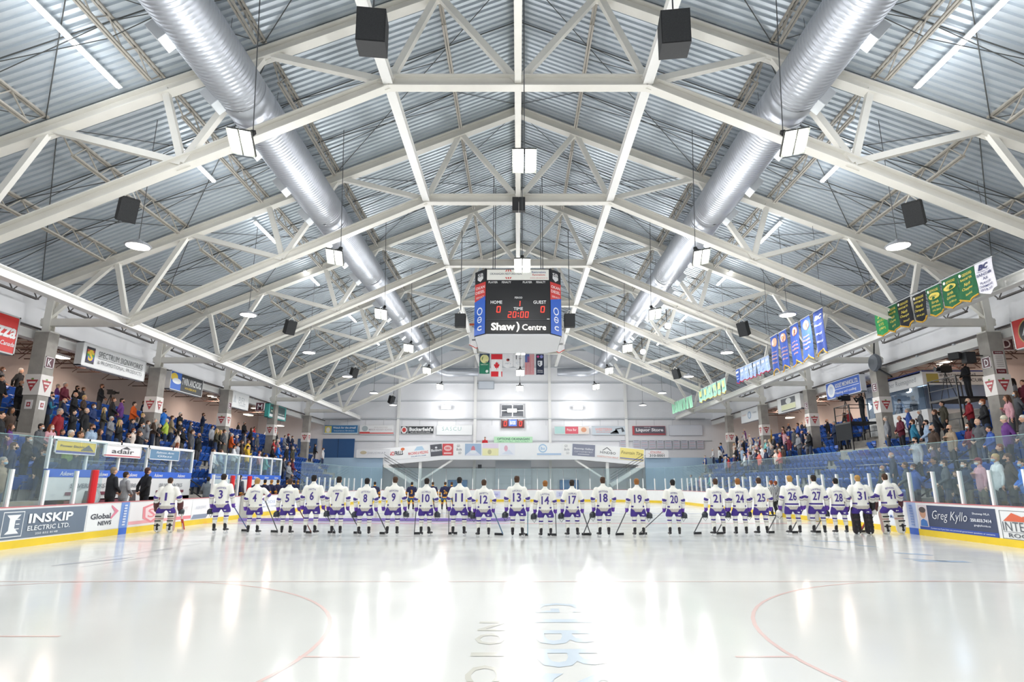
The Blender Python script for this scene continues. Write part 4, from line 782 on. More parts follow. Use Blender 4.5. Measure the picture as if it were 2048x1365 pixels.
for x0, x1, yb in ((840, 905, 962), (1215, 1150, 962)): mb = MB(); a = at_y(x0, yb, DKY); c = at_y(x1, edge(x1, 2), DKY); mb.bar((a.x, .3, a.z), (c.x, .3, c.z), .18, .18, WHITEST); mb.build('brace', wk)
for s, xa, xb in ((-1, 768, 835), (1, 1288, 1222)):
    st = empty('staircase', (0, DKY - 1.2, 0), 'grey steel staircase going down from the %s end of the walkway' % SIDE[s], 'staircase', None); a = at_y(xa, 931, DKY - 1.2); c = at_y(xb, 972, DKY - 1.2)
    b = MB()
    for dy in (0, 1.0): b.bar((a.x, dy, a.z), (c.x, dy, c.z), .08, .3, WHITEST)
    b.build('stringer', st); b = MB()
    for k in range(14): t = (k + .5) / 14; p = a.lerp(c, t); b.box((p.x, .5, p.z + .05), (.28, 1.0, .04), GREYC)
    b.build('tread', st); b = MB()
    for h_ in (.5, .75, 1.0): b.tube([(a.x, 0, a.z + h_), (c.x, 0, c.z + h_)], .025, CABLE, 5)
    b.build('handrail', st)
# ================================================================ BOARDS, GLASS, STANCHIONS
def strip(mb, pts, o0, o1, z0, z1, m):
    n = len(pts); vs = []
    for p, d in pts: vs += [p + d * o0 + V((0, 0, z0)), p + d * o1 + V((0, 0, z0)), p + d * o1 + V((0, 0, z1)), p + d * o0 + V((0, 0, z1))]
    fs = [(0, 1, 2, 3), (4 * n - 1, 4 * n - 2, 4 * n - 3, 4 * n - 4)]
    for i in range(n - 1):
        for k in range(4): a = 4 * i + k; b = 4 * i + (k + 1) % 4; fs.append((a, a + 4, b + 4, b))
    mb.add(vs, fs, m)
NP = len(PATH); iL = [i for i, (p, d) in enumerate(PATH) if d.x == -1]; iR = [i for i, (p, d) in enumerate(PATH) if d.x == 1]
segs = {'left': PATH[:max(iL) + 1], 'far': PATH[max(iL):min(iR) + 1], 'right': PATH[min(iR):]}
bd = {}
for k, pts in segs.items():
    root = empty('rink_boards', (0, 0, 0), 'white rink boards with yellow kick plate along the %s' % {'left': 'left side with the benches', 'far': 'far end and its corners', 'right': 'right side'}[k], 'rink boards', None); bd[k] = root
    b = MB(); strip(b, pts, 0, .12, 0, 1.05, mat('board_white', '#f1f2f3', .25, noise=.03)); b.build('panel', root)
    b = MB(); strip(b, pts, -.012, 0, 0, .2, YELLOW); b.build('kick_plate', root)
    b = MB(); strip(b, pts, -.01, .16, 1.05, 1.075, mat('cap_red', '#c9767a', .4)); b.build('cap_rail', root)
def board_ad(s, x0, x1, z0, z1, base, els):
    X = s * (BX - .006); a = at_x(x0, 1000, X); c = at_x(x1, 1000, X); w_ = abs(a.y - c.y); mx = axes((X, (a.y + c.y) / 2, (z0 + z1) / 2), (0, -s, 0), (0, 0, 1))
    root = link('advert', None, bd[SIDE[s]], mx); b = MB(); b.box((0, 0, .001), (w_, z1 - z0, .006), cmat(base)); b.build('advert_panel', root)
    if els: graphic(els, w_, z1 - z0).build('lettering', root)
board_ad(-1, -60, 177, .24, 1.0, '#6d7b8c', [('r', .34, .5, .165, .86, '#eef1f3'), ('r', .34, .5, .155, .8, '#6d7b8c'), ('p', [(.285, .82), (.395, .82), (.355, .62), (.355, .38), (.395, .18), (.285, .18), (.31, .3), (.31, .7)], '#eef1f3'), ('r', .375, .66, .03, .03, '#eef1f3'), ('r', .375, .5, .03, .03, '#eef1f3'), ('r', .375, .34, .03, .03, '#eef1f3'), ('t', 'INSKIP', .66, .66, .4, .34, '#eef1f3', {'bold': .03}), ('t', 'ELECTRIC LTD.', .65, .32, .38, .17, '#eef1f3', {'bold': .01}), ('t', '250 832 8148', .63, .12, .2, .07, '#dde3e8')])
board_ad(-1, 180, 243, .22, 1.0, '#eef0f1', [('t', 'Global', .4, .55, .62, .22, '#4a4e58', {'bold': .03}), ('t', 'NEWS', .55, .27, .42, .17, '#4a4e58', {'bold': .03}), ('p', [(.7, .98), (.95, .72), (.73, .4), (.7, .46), (.82, .7), (.7, .9)], '#e28aa0')])
board_ad(-1, 245, 261, .0, 1.05, '#7a9fe0', [('r', .5, .1, 1, .2, '#3f6fd0')] + [('r', .5, .3 + .085 * k, .35, .05, '#dfe8f8') for k in range(8)])
board_ad(-1, 263, 345, .22, 1.0, '#f2f0f1', [('r', .5, .15, 1, .14, '#f0b0b4'), ('p', [(.28, .8), (.5, .95), (.72, .8), (.7, .3), (.5, .08), (.3, .3)], '#ea9098'), ('p', [(.34, .75), (.5, .86), (.66, .75), (.64, .34), (.5, .17), (.36, .34)], '#f4dadd'), ('t', 'S', .5, .52, .18, .4, '#ea9098')])
board_ad(-1, 347, 385, .22, 1.0, '#f3f2f3', [('r', .5, .15, 1, .16, '#ee8f98'), ('t', 'THRIFT', .5, .6, .6, .16, '#e8d8da')])
board_ad(-1, 386, 420, .22, 1.0, '#f2f3f5', [('p', [(0, .02), (.85, .02), (1, .24), (.1, .24)], '#8c98ae'), ('t', 'ASKEWS', .5, .6, .6, .16, '#d8dce6')])
board_ad(-1, 508, 560, .24, 1.0, '#f4f5f8', [('t', 'FOODS', .5, .6, .6, .2, '#c0cce8'), ('t', 'SALMON ARM', .5, .3, .7, .1, '#ccd4ea')])
board_ad(-1, 575, 640, .24, 1.0, '#f5f5f8', [('t', 'RONA', .5, .5, .6, .3, '#ccd6ee')])
board_ad(1, 1833, 1986, .20, .98, '#47506a', [('r', .5, .08, 1, .16, '#3a55a8'), ('t', 'Contact me if you have any provincial government questions or concerns', .56, .08, .8, .07, '#dfe6f4'), ('r', .07, .56, .14, .88, '#d9cfd4'), ('d', .07, .66, .045, .2, '#c99a80'), ('d', .07, .8, .05, .12, '#5a5250'), ('p', [(.02, .14), (.13, .14), (.12, .36), (.07, .44), (.03, .36)], '#4a7cc0'), ('t', 'Greg Kyllo', .44, .58, .46, .46, '#f2f3f6', {'sh': .35, 'bold': -.01}), ('t', 'Shuswap MLA', .84, .78, .2, .1, '#e6e9f0'), ('t', '250.833.7414', .83, .55, .24, .12, '#e6e9f0', {'bold': .03}), ('t', 'gregkyllomla.ca', .84, .36, .19, .09, '#e6e9f0')])
board_ad(1, 1993, 2120, .18, .98, '#e9ebec', [('r', .5, .96, .98, .015, '#555a62'), ('r', .5, .04, .98, .015, '#555a62'), ('r', .012, .5, .008, .94, '#555a62'), ('p', [(.06, .62), (.22, .9), (.38, .78), (.56, .9), (.72, .62)], '#d9694a'), ('t', 'INTEGRITY', .46, .45, .84, .3, '#5a6068', {'bold': -.005}), ('r', .46, .27, .84, .012, '#5a6068'), ('t', 'ROOFING', .45, .16, .66, .14, '#5a6068')])
board_ad(1, 1811, 1829, .0, 1.05, '#b9c9ec', [('r', .5, .1, 1, .2, '#3a66c4')] + [('r', .5, .3 + .085 * k, .35, .05, '#8aa4dc') for k in range(8)])
board_ad(1, 1755, 1800, .24, 1.0, '#e8edf6', [('t', 'Braby Motors', .5, .35, .8, .2, '#5a78c0')])
for i, (x0, x1, txt, c) in enumerate(((690, 716, 'KIA', '#dcdcec'), (1015, 1040, 'VISION', '#e6e0ee'), (1112, 1148, 'SUBWAY', '#d0d4ec'), (1160, 1178, 'BC', '#dcdff2'), (970, 1001, 'Shuswap', '#cfcff0'))):
    Yf = YE - .012; a = at_y(x0, 984, Yf); c2 = at_y(x1, 984, Yf); graphic([('r', .5, .5, 1, 1, '#f2f2f8'), ('r', .5, .5, .96, .9, c), ('t', txt, .5, .5, .7, .5, '#8f8fc4')], c2.x - a.x, .6).build('advert', bd['far'], mx=axes(((a.x + c2.x) / 2, Yf, .65), (1, 0, 0), (0, 0, 1)))
# gates in the boards
for (x0, x1, s, lab) in ((482, 503, -1, 'grey gate in the left boards between the benches'), (1612, 1634, 1, 'grey gate in the right boards by the referee')):
    X = s * (BX - .03); a = at_x(x0, 1000, X); c = at_x(x1, 1000, X); g_ = empty('bench_gate', (X, (a.y + c.y) / 2, 0), lab, 'gate'); b = MB(); b.box((0, 0, .56), (.06, abs(a.y - c.y), 1.06), cmat('#a7a5a0')); b.build('gate_leaf', g_); b = MB(); b.box((-s * .05, 0, .9), (.05, .2, .05), CABLE); b.build('latch', g_)
# glass panes and stanchions
def benchgap(p): return p.x < 0 and (19.6 < p.y < 27.2 or 30.2 < p.y < 38.5)
pane = None; post = None; SEGN = 0
for i in range(0, NP - 1):
    p, d = PATH[i]; q, e = PATH[i + 1]; mid = (p + q) / 2; n_ = (d + e).normalized(); L = (q - p).length
    if mid.y < 3: continue
    t = (q - p).normalized(); sidew = 'left' if d.x < -.7 else ('right' if d.x > .7 else 'far')
    if not benchgap(mid):
        mx = axes(mid + n_ * .08 + V((0, 0, 1.075)), t, (0, 0, 1)); lab = 'clear rink glass pane above the %s boards, about %d metres from the camera' % (sidew if sidew != 'far' else ('far left' if mid.x < 0 else 'far right'), round(mid.y) if sidew != 'far' else round(mid.length))
        if pane is None:
            r = link('glass_pane', None, None, mx, label=lab, cat='glass pane', group='rink glass panes'); b = MB(); b.box((0, .94, 0), (1.17, 1.88, .012), GLASS); b.build('pane', r); b = MB(); b.box((0, 1.885, 0), (1.17, .012, .016), GLEDGE); b.build('top_edge', r); pane = grab(r)
        else: dup(pane, mx @ M.Diagonal((L / 1.2, 1, 1, 1)), lab)
    if not benchgap(p):
        mx = axes(p + d * .08 + V((0, 0, 1.07)), (q - p).normalized(), (0, 0, 1)); lab = 'short white stanchion on the %s boards, about %d metres from the camera' % (sidew if sidew != 'far' else ('far left' if p.x < 0 else 'far right'), round(p.length))
        if post is None: b = MB(); b.box((0, .49, .03), (.075, .98, .05), WHITE); b.box((0, .49, -.03), (.06, .98, .05), WHITE); o = b.build('stanchion', None, mx=mx); props(o, label=lab, cat='stanchion', group='glass stanchions'); post = (o, [])
        else: dup(post, mx, lab)
for i, (px, y) in enumerate(((191, 941), (466, 952), (500, 953))):
    p = at_x(px, y, -(BX + .08)); b = MB(); b.lathe((0, 0, 0), [(.1, 0), (.11, .02), (.11, p.z - 1.09), (.1, p.z - 1.07)], RED, 12); o = b.build('padded_post', mx=M.Translation((p.x, p.y, 1.075))); props(o, label='red padded post on the left boards, %s to the camera' % ORD[i], cat='post', group='red padded posts')
# bench enclosures behind the left boards
def enclosure(y0, y1, lab, logos, first_=False):
    root = empty('team_bench', (-15.0, (y0 + y1) / 2, 0), lab, 'team bench', None); L = y1 - y0
    b = MB(); b.bb(-.95 + .45 - .3, 1.35, -L / 2, L / 2, -.02, .3, CONC); b.build('platform', root)
    b = MB(); b.bb(-.3, -.2, -L / 2, L / 2, .3, 1.88, cmat('#e6e7e8')); b.build('back_wall', root)
    b = MB(); b.bb(-.31, -.19, -L / 2, L / 2, 1.88, 2.14, cmat('#2f68d8')); b.build('blue_band', root)
    b = MB(); b.bb(-.255, -.245, -L / 2, L / 2, 2.14, 3.15, GLASS); b.build('rear_glass', root)
    b = MB(); k = int(L / 1.5)
    for i in range(k + 1): y = -L / 2 + L * i / k; b = MB(); b.bb(-.29, -.2, y - .04, y + .04, 2.14, 3.2, WHITE); b.build('post', root)
    b = MB(); b.bb(-.28, -.2, -L / 2, L / 2, 3.10, 3.2, WHITE); b.build('header', root)
    b = MB(); b.bb(.35, .75, -L / 2 + .3, L / 2 - .3, .62, .68, cmat('#b98d5c')); 
    for y in (-L / 2 + .5, 0, L / 2 - .5): b.bb(.5, .6, y - .05, y + .05, .3, .62, CABLE)
    b.build('bench_seat', root)
    for i in range(k):
        y = -L / 2 + L * (i + .5) / k; g = MB(); put_text(g, 'Askews', 0, 0, .62, .14, '#f2f4fa', .006, sh=.2); g.build('lettering', root, mx=axes((-.185, y, 2.0), (0, 1, 0), (0, 0, 1)))
    for i, y in enumerate(logos):
        g = graphic([('r', .5, .62, .96, .1, '#7d4152'), ('r', .5, .36, .96, .1, '#7d4152'), ('d', .5, .5, .34, .34, '#c8cacc'), ('d', .5, .5, .28, .28, '#eceded'), ('t', 'SILVERBACKS', .5, .86, .8, .14, '#8f9298', {'bold': .02}), ('p', [(.4, .3), (.6, .3), (.56, .7), (.44, .7)], '#4a4448')], 2.2, 1.1); g.build('club_logo', root, mx=axes((-.19, y, 1.2), (0, 1, 0), (0, 0, 1)))
    return root
enclosure(19.8, 28.6, 'home team bench with white back wall, club logo and blue advert band at the left', (-2.4, .2, 2.8))
enclosure(30.4, 39.4, 'visiting team bench behind the left boards beyond the gate', ())
for (yc, wd, base, els, lab) in ((20.9, 1.9, '#e6c84a', [('r', .5, .12, 1, .2, '#5a5a9a'), ('p', [(.6, .3), (.95, .3), (.8, .8)], '#6a6a6a'), ('t', 'Pioneer Electric', .4, .6, .6, .18, '#4a4a52')], 'yellow advert above the near bench glass'), (23.4, 2.2, '#eceaec', [('t', 'adair', .5, .5, .6, .4, '#3c3e44'), ('p', [(.45, .72), (.58, .95), (.7, .72)], '#3c3e44'), ('r', .5, .08, 1, .14, '#c05a66')], 'white advert above the bench glass with a dark roof mark'), (26.2, 2.2, '#5d86a8', [('t', 'Salmon Arm', .5, .7, .6, .2, '#e0e8f0', {'sh': .3}), ('t', 'Glass', .5, .35, .5, .2, '#e0e8f0', {'sh': .3})], 'blue advert above the bench glass')):
    sign('bench_advert', lab, axes((-15.16, yc, 2.86), (0, 1, 0), (0, 0, 1)), wd, .42, base, els, .03, '#e8e8e8')
# giant purple hockey stick on the ice
a = at_z(478, 1043, 0); c = at_z(1009, 1041.5, 0); gs = empty('giant_hockey_stick', (0, a.y, 0), 'very long purple hockey stick lying across the ice behind the players', 'giant hockey stick')
pm = mat('giant_purple', '#8f7cc4', .4); b = MB(); b.bar((a.x, 0, .07), (c.x, 0, .07), .22, .12, pm); b.build('shaft', gs)
b = MB(); b.bar((c.x - .05, 0, .08), (c.x + .25, .9, .1), .24, .14, pm); b.build('blade', gs)
# press box on the right
X0 = 20.75; a = at_x(1727, 776, X0); c = at_x(1840, 745, X0); yf, yn = a.y, c.y; zt_ = c.z + .05
pb = empty('press_box', (X0, yn, 0), 'white press box with wide window and lettered fascia in the right stand', 'press box'); D = 3.6; L = yf - yn
b = MB(); b.bb(0, .12, 0, L, zt_ - .72, zt_, WHITE); b.bb(0, D, -.12, 0, zt_ - .72, zt_, WHITE); b.build('fascia', pb)
b = MB(); b.bb(0, .12, 0, L, 4.3, zt_ - 1.95, WHITE); b.bb(0, D, -.12, 0, 4.3, zt_ - 1.95, WHITE); b.bb(0, D, L - .1, L, 4.3, zt_, WHITE); b.bb(D - .1, D, 0, L, 4.3, zt_, cmat('#8a93a0')); b.bb(0, D, 0, L, zt_ - .1, zt_ - .02, WHITE); b.build('wall', pb)
b = MB(); b.bb(.05, .07, 0, L, zt_ - 1.95, zt_ - .72, glassm('booth_glass', '#aebccc', .12)); b.bb(.05, D, -.07, -.05, zt_ - 1.95, zt_ - .72, _m['booth_glass']); b.build('window_glass', pb)
b = MB(); b.bb(-.01, .13, 0, L, zt_ - .04, zt_ + .03, cmat('#3a4f9a')); b.bb(0, D, -.13, -.11, zt_ - .04, zt_ + .03, cmat('#3a4f9a')); b.build('blue_edge', pb)
graphic([('t', 'Recycled Rubber Reimagined', .5, .45, .84, .5, '#8a8c94', {'bold': -.015})], L, .7).build('lettering', pb, mx=axes((-.004, L / 2, zt_ - .36), (0, -1, 0), (0, 0, 1)))
graphic([('r', .14, .5, .17, .6, '#c8b85a'), ('t', 'guaranteed', .5, .72, .52, .24, '#8d8f95'), ('t', 'NEVER TO CURL', .58, .34, .62, .24, '#6d6f76', {'bold': .01})], D, .72).build('lettering', pb, mx=axes((D / 2, -.125, zt_ - .36), (1, 0, 0), (0, 0, 1)))
graphic([('p', [(0, 0), (1, 0), (1, 1), (.6, .55), (.25, .8), (0, .3)], '#5a86b4'), ('r', .5, .97, 1, .06, '#dfe6ee')], D, 1.1).build('mural', pb, mx=axes((D / 2, -.125, zt_ - 2.5), (1, 0, 0), (0, 0, 1)))
graphic([('t', 'innov', .6, .45, .5, .6, '#4a4c52', {'bold': -.02})], L, 1.0).build('lettering', pb, mx=axes((-.004, L / 2, zt_ - 2.55), (0, -1, 0), (0, 0, 1)))

r = empty('booth_lamp', (X0 + 1.8, yn + 2.6, zt_ - .25), 'ceiling lamp glowing inside the press box', 'ceiling lamp'); b = MB(); b.box((0, 0, 0), (.6, 1.4, .08), WHITE); b.build('housing', r); b = MB(); b.box((0, 0, -.05), (.5, 1.3, .02), glow('booth_glow', '#f6f8ff', 5)); b.build('diffuser', r); arealight(r, .5, 1.3, 60, -.08)

# flood lamps on the far wall, fan, small black speaker, notices
for i, (px, py) in enumerate(((892, 815), (1024, 822), (1156, 816))):  # the middle lamp is added to brighten the far wall
    p = at_y(px, py, WY - .6); r = empty('wall_flood_lamp', p, 'glowing flood lamp high on the far wall, %s one' % ['left', 'added middle', 'right'][i], 'wall lamp', 'far wall flood lamps')
    b = MB(); b.box((0, .12, .05), (1.0, .18, .36), GREYC, M.Rotation(.3, 3, 'X')); b.build('housing', r); b = MB(); b.box((0, 0, .0), (.9, .03, .3), glow('flood_face', '#fbffee', 12), M.Rotation(.3, 3, 'X')); b.build('lens', r)
    b = MB(); b.bar((0, .2, .05), (0, .62, .1), .08, .08, GREYC); b.build('wall_arm', r)
    l = bpy.data.lights.new('flood_light', 'POINT'); l.energy = 130; l.shadow_soft_size = .4; o = bpy.data.objects.new('light_source', l); COL.objects.link(o); o.parent = r; o.location = (0, -.9, 0)
p = at_x(1750, 726, 18.9); r = empty('round_fan', p, 'grey round fan with a black arm hanging by the second right column', 'fan'); b = MB(); b.lathe((0, 0, 0), [(.2, -.16), (.42, -.12), (.48, 0), (.42, .12), (.2, .16)], mat('fan_grey', '#777c84', .5), 20, 'x'); b.build('fan_cage', r)
b = MB(); b.tube([(0, -.1, -.3), (.2, -.9, -.9)], .06, BLACK, 8); b.build('arm', r); b = MB(); b.tube([(0, 0, .4), (.1, 0, 1.15)], .04, BLACK, 6); b.build('hanging_bracket', r)
p = at_x(1937, 716, 18.6); r = empty('loudspeaker', p, 'small black loudspeaker pair beside the D sign on the nearest right column', 'loudspeaker'); b = MB(); b.box((0, 0, 0), (.4, .3, .45), DGREY); b.box((-.35, .25, .12), (.3, .4, .28), DGREY, M.Rotation(.5, 3, 'Z')); b.bar((.1, 0, .1), (.75, .1, .1), .05, .05, BLACK); b.build('cabinet', r)
sign('notice_board', 'white and maroon notice on the nearest right concrete column', axes((COLX, TY[1] - .30, 5.3 + 1.15), (1, 0, 0), (0, 0, 1)), .42, .95, '#ece6e2', [('r', .5, .93, .94, .13, '#6e2c33'), ('r', .5, .12, .94, .2, '#6e2c33'), ('t', 'WARNING', .5, .93, .7, .06, '#f0e6e6'), ('t', 'PUCKS', .5, .12, .6, .07, '#f0e6e6')] + [('r', .5, .78 - .09 * k, .7, .03, '#a9a2a0') for k in range(6)], .02)
for j, (o_, rgt) in enumerate((((-COLX, TY[1] - .30, 4.75), (1, 0, 0)), ((-COLX + .30, TY[1], 4.75), (0, 1, 0)))):
    sign('small_notice', 'small white square notice with a red mark on the nearest left column, %s side' % ['front', 'rink'][j], axes(o_, rgt, (0, 0, 1)), .3, .36, '#f2eeee', [('r', .5, .5, .5, .5, '#b04048'), ('r', .5, .5, .3, .1, '#f2eeee'), ('r', .5, .5, .1, .3, '#f2eeee')], .02)
# ================================================================ PEOPLE: tools
def limb(bm, pts, rad, n=12, lat=V((1, 0, 0))):
    pts = [V(p) for p in pts]; rad = [(r, r) if not isinstance(r, tuple) else r for r in rad]; rings = []
    def ring_(c, t, rx, ry):
        l = lat if abs(t.dot(lat)) < .95 else V((0, 1, 0)); a = (l - t * t.dot(l)).normalized(); b = t.cross(a)
        return [bm.verts.new(c + a * math.cos(2 * math.pi * k / n) * rx + b * math.sin(2 * math.pi * k / n) * ry) for k in range(n)]
    for i, p in enumerate(pts):
        t = (pts[min(i + 1, len(pts) - 1)] - pts[max(i - 1, 0)]).normalized(); rx, ry = rad[i]
        if i == 0:
            for q in (.95, .6): k = math.sqrt(1 - q * q); rings.append(ring_(p - t * min(rx, ry) * q, t, rx * k, ry * k))
        rings.append(ring_(p, t, rx, ry))
        if i == len(pts) - 1:
            for q in (.6, .95): k = math.sqrt(1 - q * q); rings.append(ring_(p + t * min(rx, ry) * q, t, rx * k, ry * k))
    for a, b in zip(rings[:-1], rings[1:]):
        for k in range(n): bm.faces.new((a[k], a[(k + 1) % n], b[(k + 1) % n], b[k]))
    bm.faces.new(rings[0][::-1]); bm.faces.new(rings[-1])
def ball(bm, c, r, n=14, h=8):
    c = V(c); limbv = []
    for i in range(1, h): a = math.pi * i / h; limbv.append([bm.verts.new(c + V((math.sin(a) * math.cos(2 * math.pi * k / n) * r[0], math.sin(a) * math.sin(2 * math.pi * k / n) * r[1], -math.cos(a) * r[2]))) for k in range(n)])
    for a, b in zip(limbv[:-1], limbv[1:]):
        for k in range(n): bm.faces.new((a[k], a[(k + 1) % n], b[(k + 1) % n], b[k]))
    bm.faces.new(limbv[0][::-1]); bm.faces.new(limbv[-1])
_deps = None
def fuse(name, fn, voxel, mats, smooth=2, extra=None, paint=None, cut=None):
    """union of closed shapes by voxel remesh -> one continuous mesh"""
    bm = bmesh.new(); fn(bm); me = bpy.data.meshes.new(name); bm.to_mesh(me); bm.free(); o = bpy.data.objects.new(name, me); COL.objects.link(o)
    r = o.modifiers.new('r', 'REMESH'); r.mode = 'VOXEL'; r.voxel_size = voxel; r.use_smooth_shade = True
    if smooth: s = o.modifiers.new('s', 'SMOOTH'); s.iterations = smooth; s.factor = .5
    out = bpy.data.meshes.new_from_object(o.evaluated_get(bpy.context.evaluated_depsgraph_get())); bpy.data.objects.remove(o); bpy.data.meshes.remove(me)
    out.name = name; out.materials.clear()
    for m in mats: out.materials.append(m)
    bm = bmesh.new(); bm.from_mesh(out)
    if cut:
        bmesh.ops.delete(bm, geom=[v for v in bm.verts if cut(v.co)], context='VERTS')
    if paint:
        for f in bm.faces: f.material_index = paint(f.calc_center_median())
    else:
        for f in bm.faces: f.material_index = 0
    if extra: extra(bm)
    for f in bm.faces: f.smooth = True
    bm.to_mesh(out); bm.free(); return out
def add_mb(bm, mb, idx):
    vs = [bm.verts.new(v) for v in mb.v]
    for f in mb.f:
        try: bm.faces.new([vs[i] for i in f]).material_index = idx
        except ValueError: pass
def hand(bm, wrist, d, side, curl=.5, idx=0, sc_=1.0):
    """palm with five fingers: d = pointing direction"""
    d = V(d).normalized(); up = V((0, 0, 1)) if abs(d.z) < .8 else V((0, 1, 0)); x = d.cross(up).normalized(); z = x.cross(d).normalized(); w = V(wrist)
    mb = MB(); mb.bar(w - d * .01, w + d * .085 * sc_, .078 * sc_, .03 * sc_, None, up=z)
    for i in range(4):
        b = w + d * .08 * sc_ + x * (-.029 + .0195 * i) * sc_; L = (.07, .08, .075, .058)[i] * sc_; m1 = b + d * L * .5 - z * L * .2 * curl; e = m1 + (d * (1 - curl) - z * curl).normalized() * L * .55
        mb.tube([b, m1, e], [.0095 * sc_, .009 * sc_, .007 * sc_], None, 6)
    b = w + d * .025 * sc_ - x * .036 * sc_; mb.tube([b, b + (d * .6 - x * .6 - z * .3).normalized() * .035 * sc_, b + (d - x * .25 - z * .4).normalized() * .075 * sc_], [.012, .011, .008], None, 6)
    add_mb(bm, mb, idx)
def head(bm, c, k=1.0):
    c = V(c)
    ball(bm, c + V((0, -.008, .02)), (.077 * k, .096 * k, .10 * k)); ball(bm, c + V((0, .022, -.045)), (.058 * k, .068 * k, .075 * k)); ball(bm, c + V((0, .045, -.085)), (.034 * k, .035 * k, .03 * k), 10, 6)
    limb(bm, [c + V((0, .088, .012)), c + V((0, .108, -.024))], [.010, .017], 8)
    for s in (-1, 1): ball(bm, c + V((s * .079, -.005, -.01)), (.014, .024, .034), 8, 6); ball(bm, c + V((s * .035, .075, -.03)), (.022, .022, .02), 8, 6)
def face_bits(bm, c):
    c = V(c); mb = MB()
    for s in (-1, 1): mb.ell(c + V((s * .031, .083, .012)), (.013, .009, .007), None, 8, 5); mb.bar(c + V((s * .016, .092, .034)), c + V((s * .048, .082, .036)), .008, .006, None)
    add_mb(bm, mb, 1); mb = MB(); mb.ell(c + V((0, .088, -.058)), (.024, .008, .006), None, 8, 5); add_mb(bm, mb, 2)
POSES = {  # elbow, wrist, hand direction for the person's right (+x) and left (-x)
    'down': (((.265, -.02, 1.15), (.27, .05, .90), (0, .15, -1)), ((-.265, -.02, 1.15), (-.27, .05, .90), (0, .15, -1))),
    'clasp': (((.27, .02, 1.16), (.10, .24, 1.00), (-.8, .35, -.5)), ((-.27, .02, 1.16), (-.10, .25, .985), (.8, .3, -.5))),
    'heart': (((.28, .08, 1.18), (.08, .21, 1.30), (-1, .05, .2)), ((-.265, -.02, 1.15), (-.27, .05, .90), (0, .15, -1))),
    'back': (((.29, -.09, 1.16), (.10, -.21, .97), (-.8, -.1, -.4)), ((-.29, -.09, 1.16), (-.10, -.21, .95), (.8, -.1, -.4))),
    'phone': (((.27, .14, 1.24), (.10, .34, 1.46), (-.3, .3, .8)), ((-.27, .14, 1.24), (-.08, .34, 1.44), (.3, .3, .8)))}
HC = V((0, .015, 1.665))
def make_person(pose, female=False, bulk=1.0):
    P = POSES[pose]; shz = 1.43; sx = .17 if female else .185
    def arms(bm, ru, rl, rw, t=1.0):
        for s, (e, w, d) in zip((1, -1), P): e, w = V(e), V(w); limb(bm, [(s * sx, 0, shz), e, e.lerp(w, t)], [ru, rl, rw])
    def legs(bm, a, b, c, z1=.09, hip=.0):
        for s in (-1, 1): limb(bm, [(s * .09, 0, .93), (s * .10, .02, .50), (s * .105, -.015, z1)], [a, b, c])
    def body(bm):
        head(bm, HC); limb(bm, [(0, -.02, 1.40), (0, 0, 1.60)], [.062, .052])
        limb(bm, [(0, 0, .95), (0, .0, 1.12), (0, -.005, 1.28), (0, -.01, 1.40)], [(.15, .10), (.135, .095), (.155, .10), (.15, .075)])
        arms(bm, .048, .038, .028); legs(bm, .075, .052, .036)
        for s in (-1, 1): limb(bm, [(s * .105, -.03, .05), (s * .12, .13, .035)], [.035, .03])
    def ex(bm):
        face_bits(bm, HC)
        for s, (e, w, d) in zip((1, -1), P): hand(bm, w, d, s)
    B = fuse('person', body, .016, [SKIN[0], EYEM, LIPM], 2, ex)
    b = bulk
    def jk(bm):
        limb(bm, [(0, 0, .86), (0, .0, 1.0), (0, .0, 1.15), (0, -.0, 1.30), (0, -.008, 1.41), (0, -.012, 1.48)], [(.185 * b, .135 * b), (.18 * b, .135 * b), (.17 * b, .135 * b), (.19 * b, .14 * b), (.165, .105), (.075, .07)])
        arms(bm, .07, .058, .045, .96)
        limb(bm, [(0, -.02, 1.46), (0, -.012, 1.53)], [(.08, .078), (.072, .072)])
    J = fuse('jacket', jk, .017, [WHITE], 3)
    T = fuse('trousers', lambda bm: (legs(bm, .098, .078, .062, .08), limb(bm, [(0, 0, .88), (0, 0, .98)], [(.165, .12), (.16, .115)])), .018, [BLACK], 2)
    S = fuse('shoes', lambda bm: [limb(bm, [(s * .105, -.05, .045), (s * .11, .05, .05), (s * .12, .17, .038)], [.05, .05, .038], 10) for s in (-1, 1)], .016, [BLACK], 1)
    return dict(B=B, J=J, T=T, S=S)
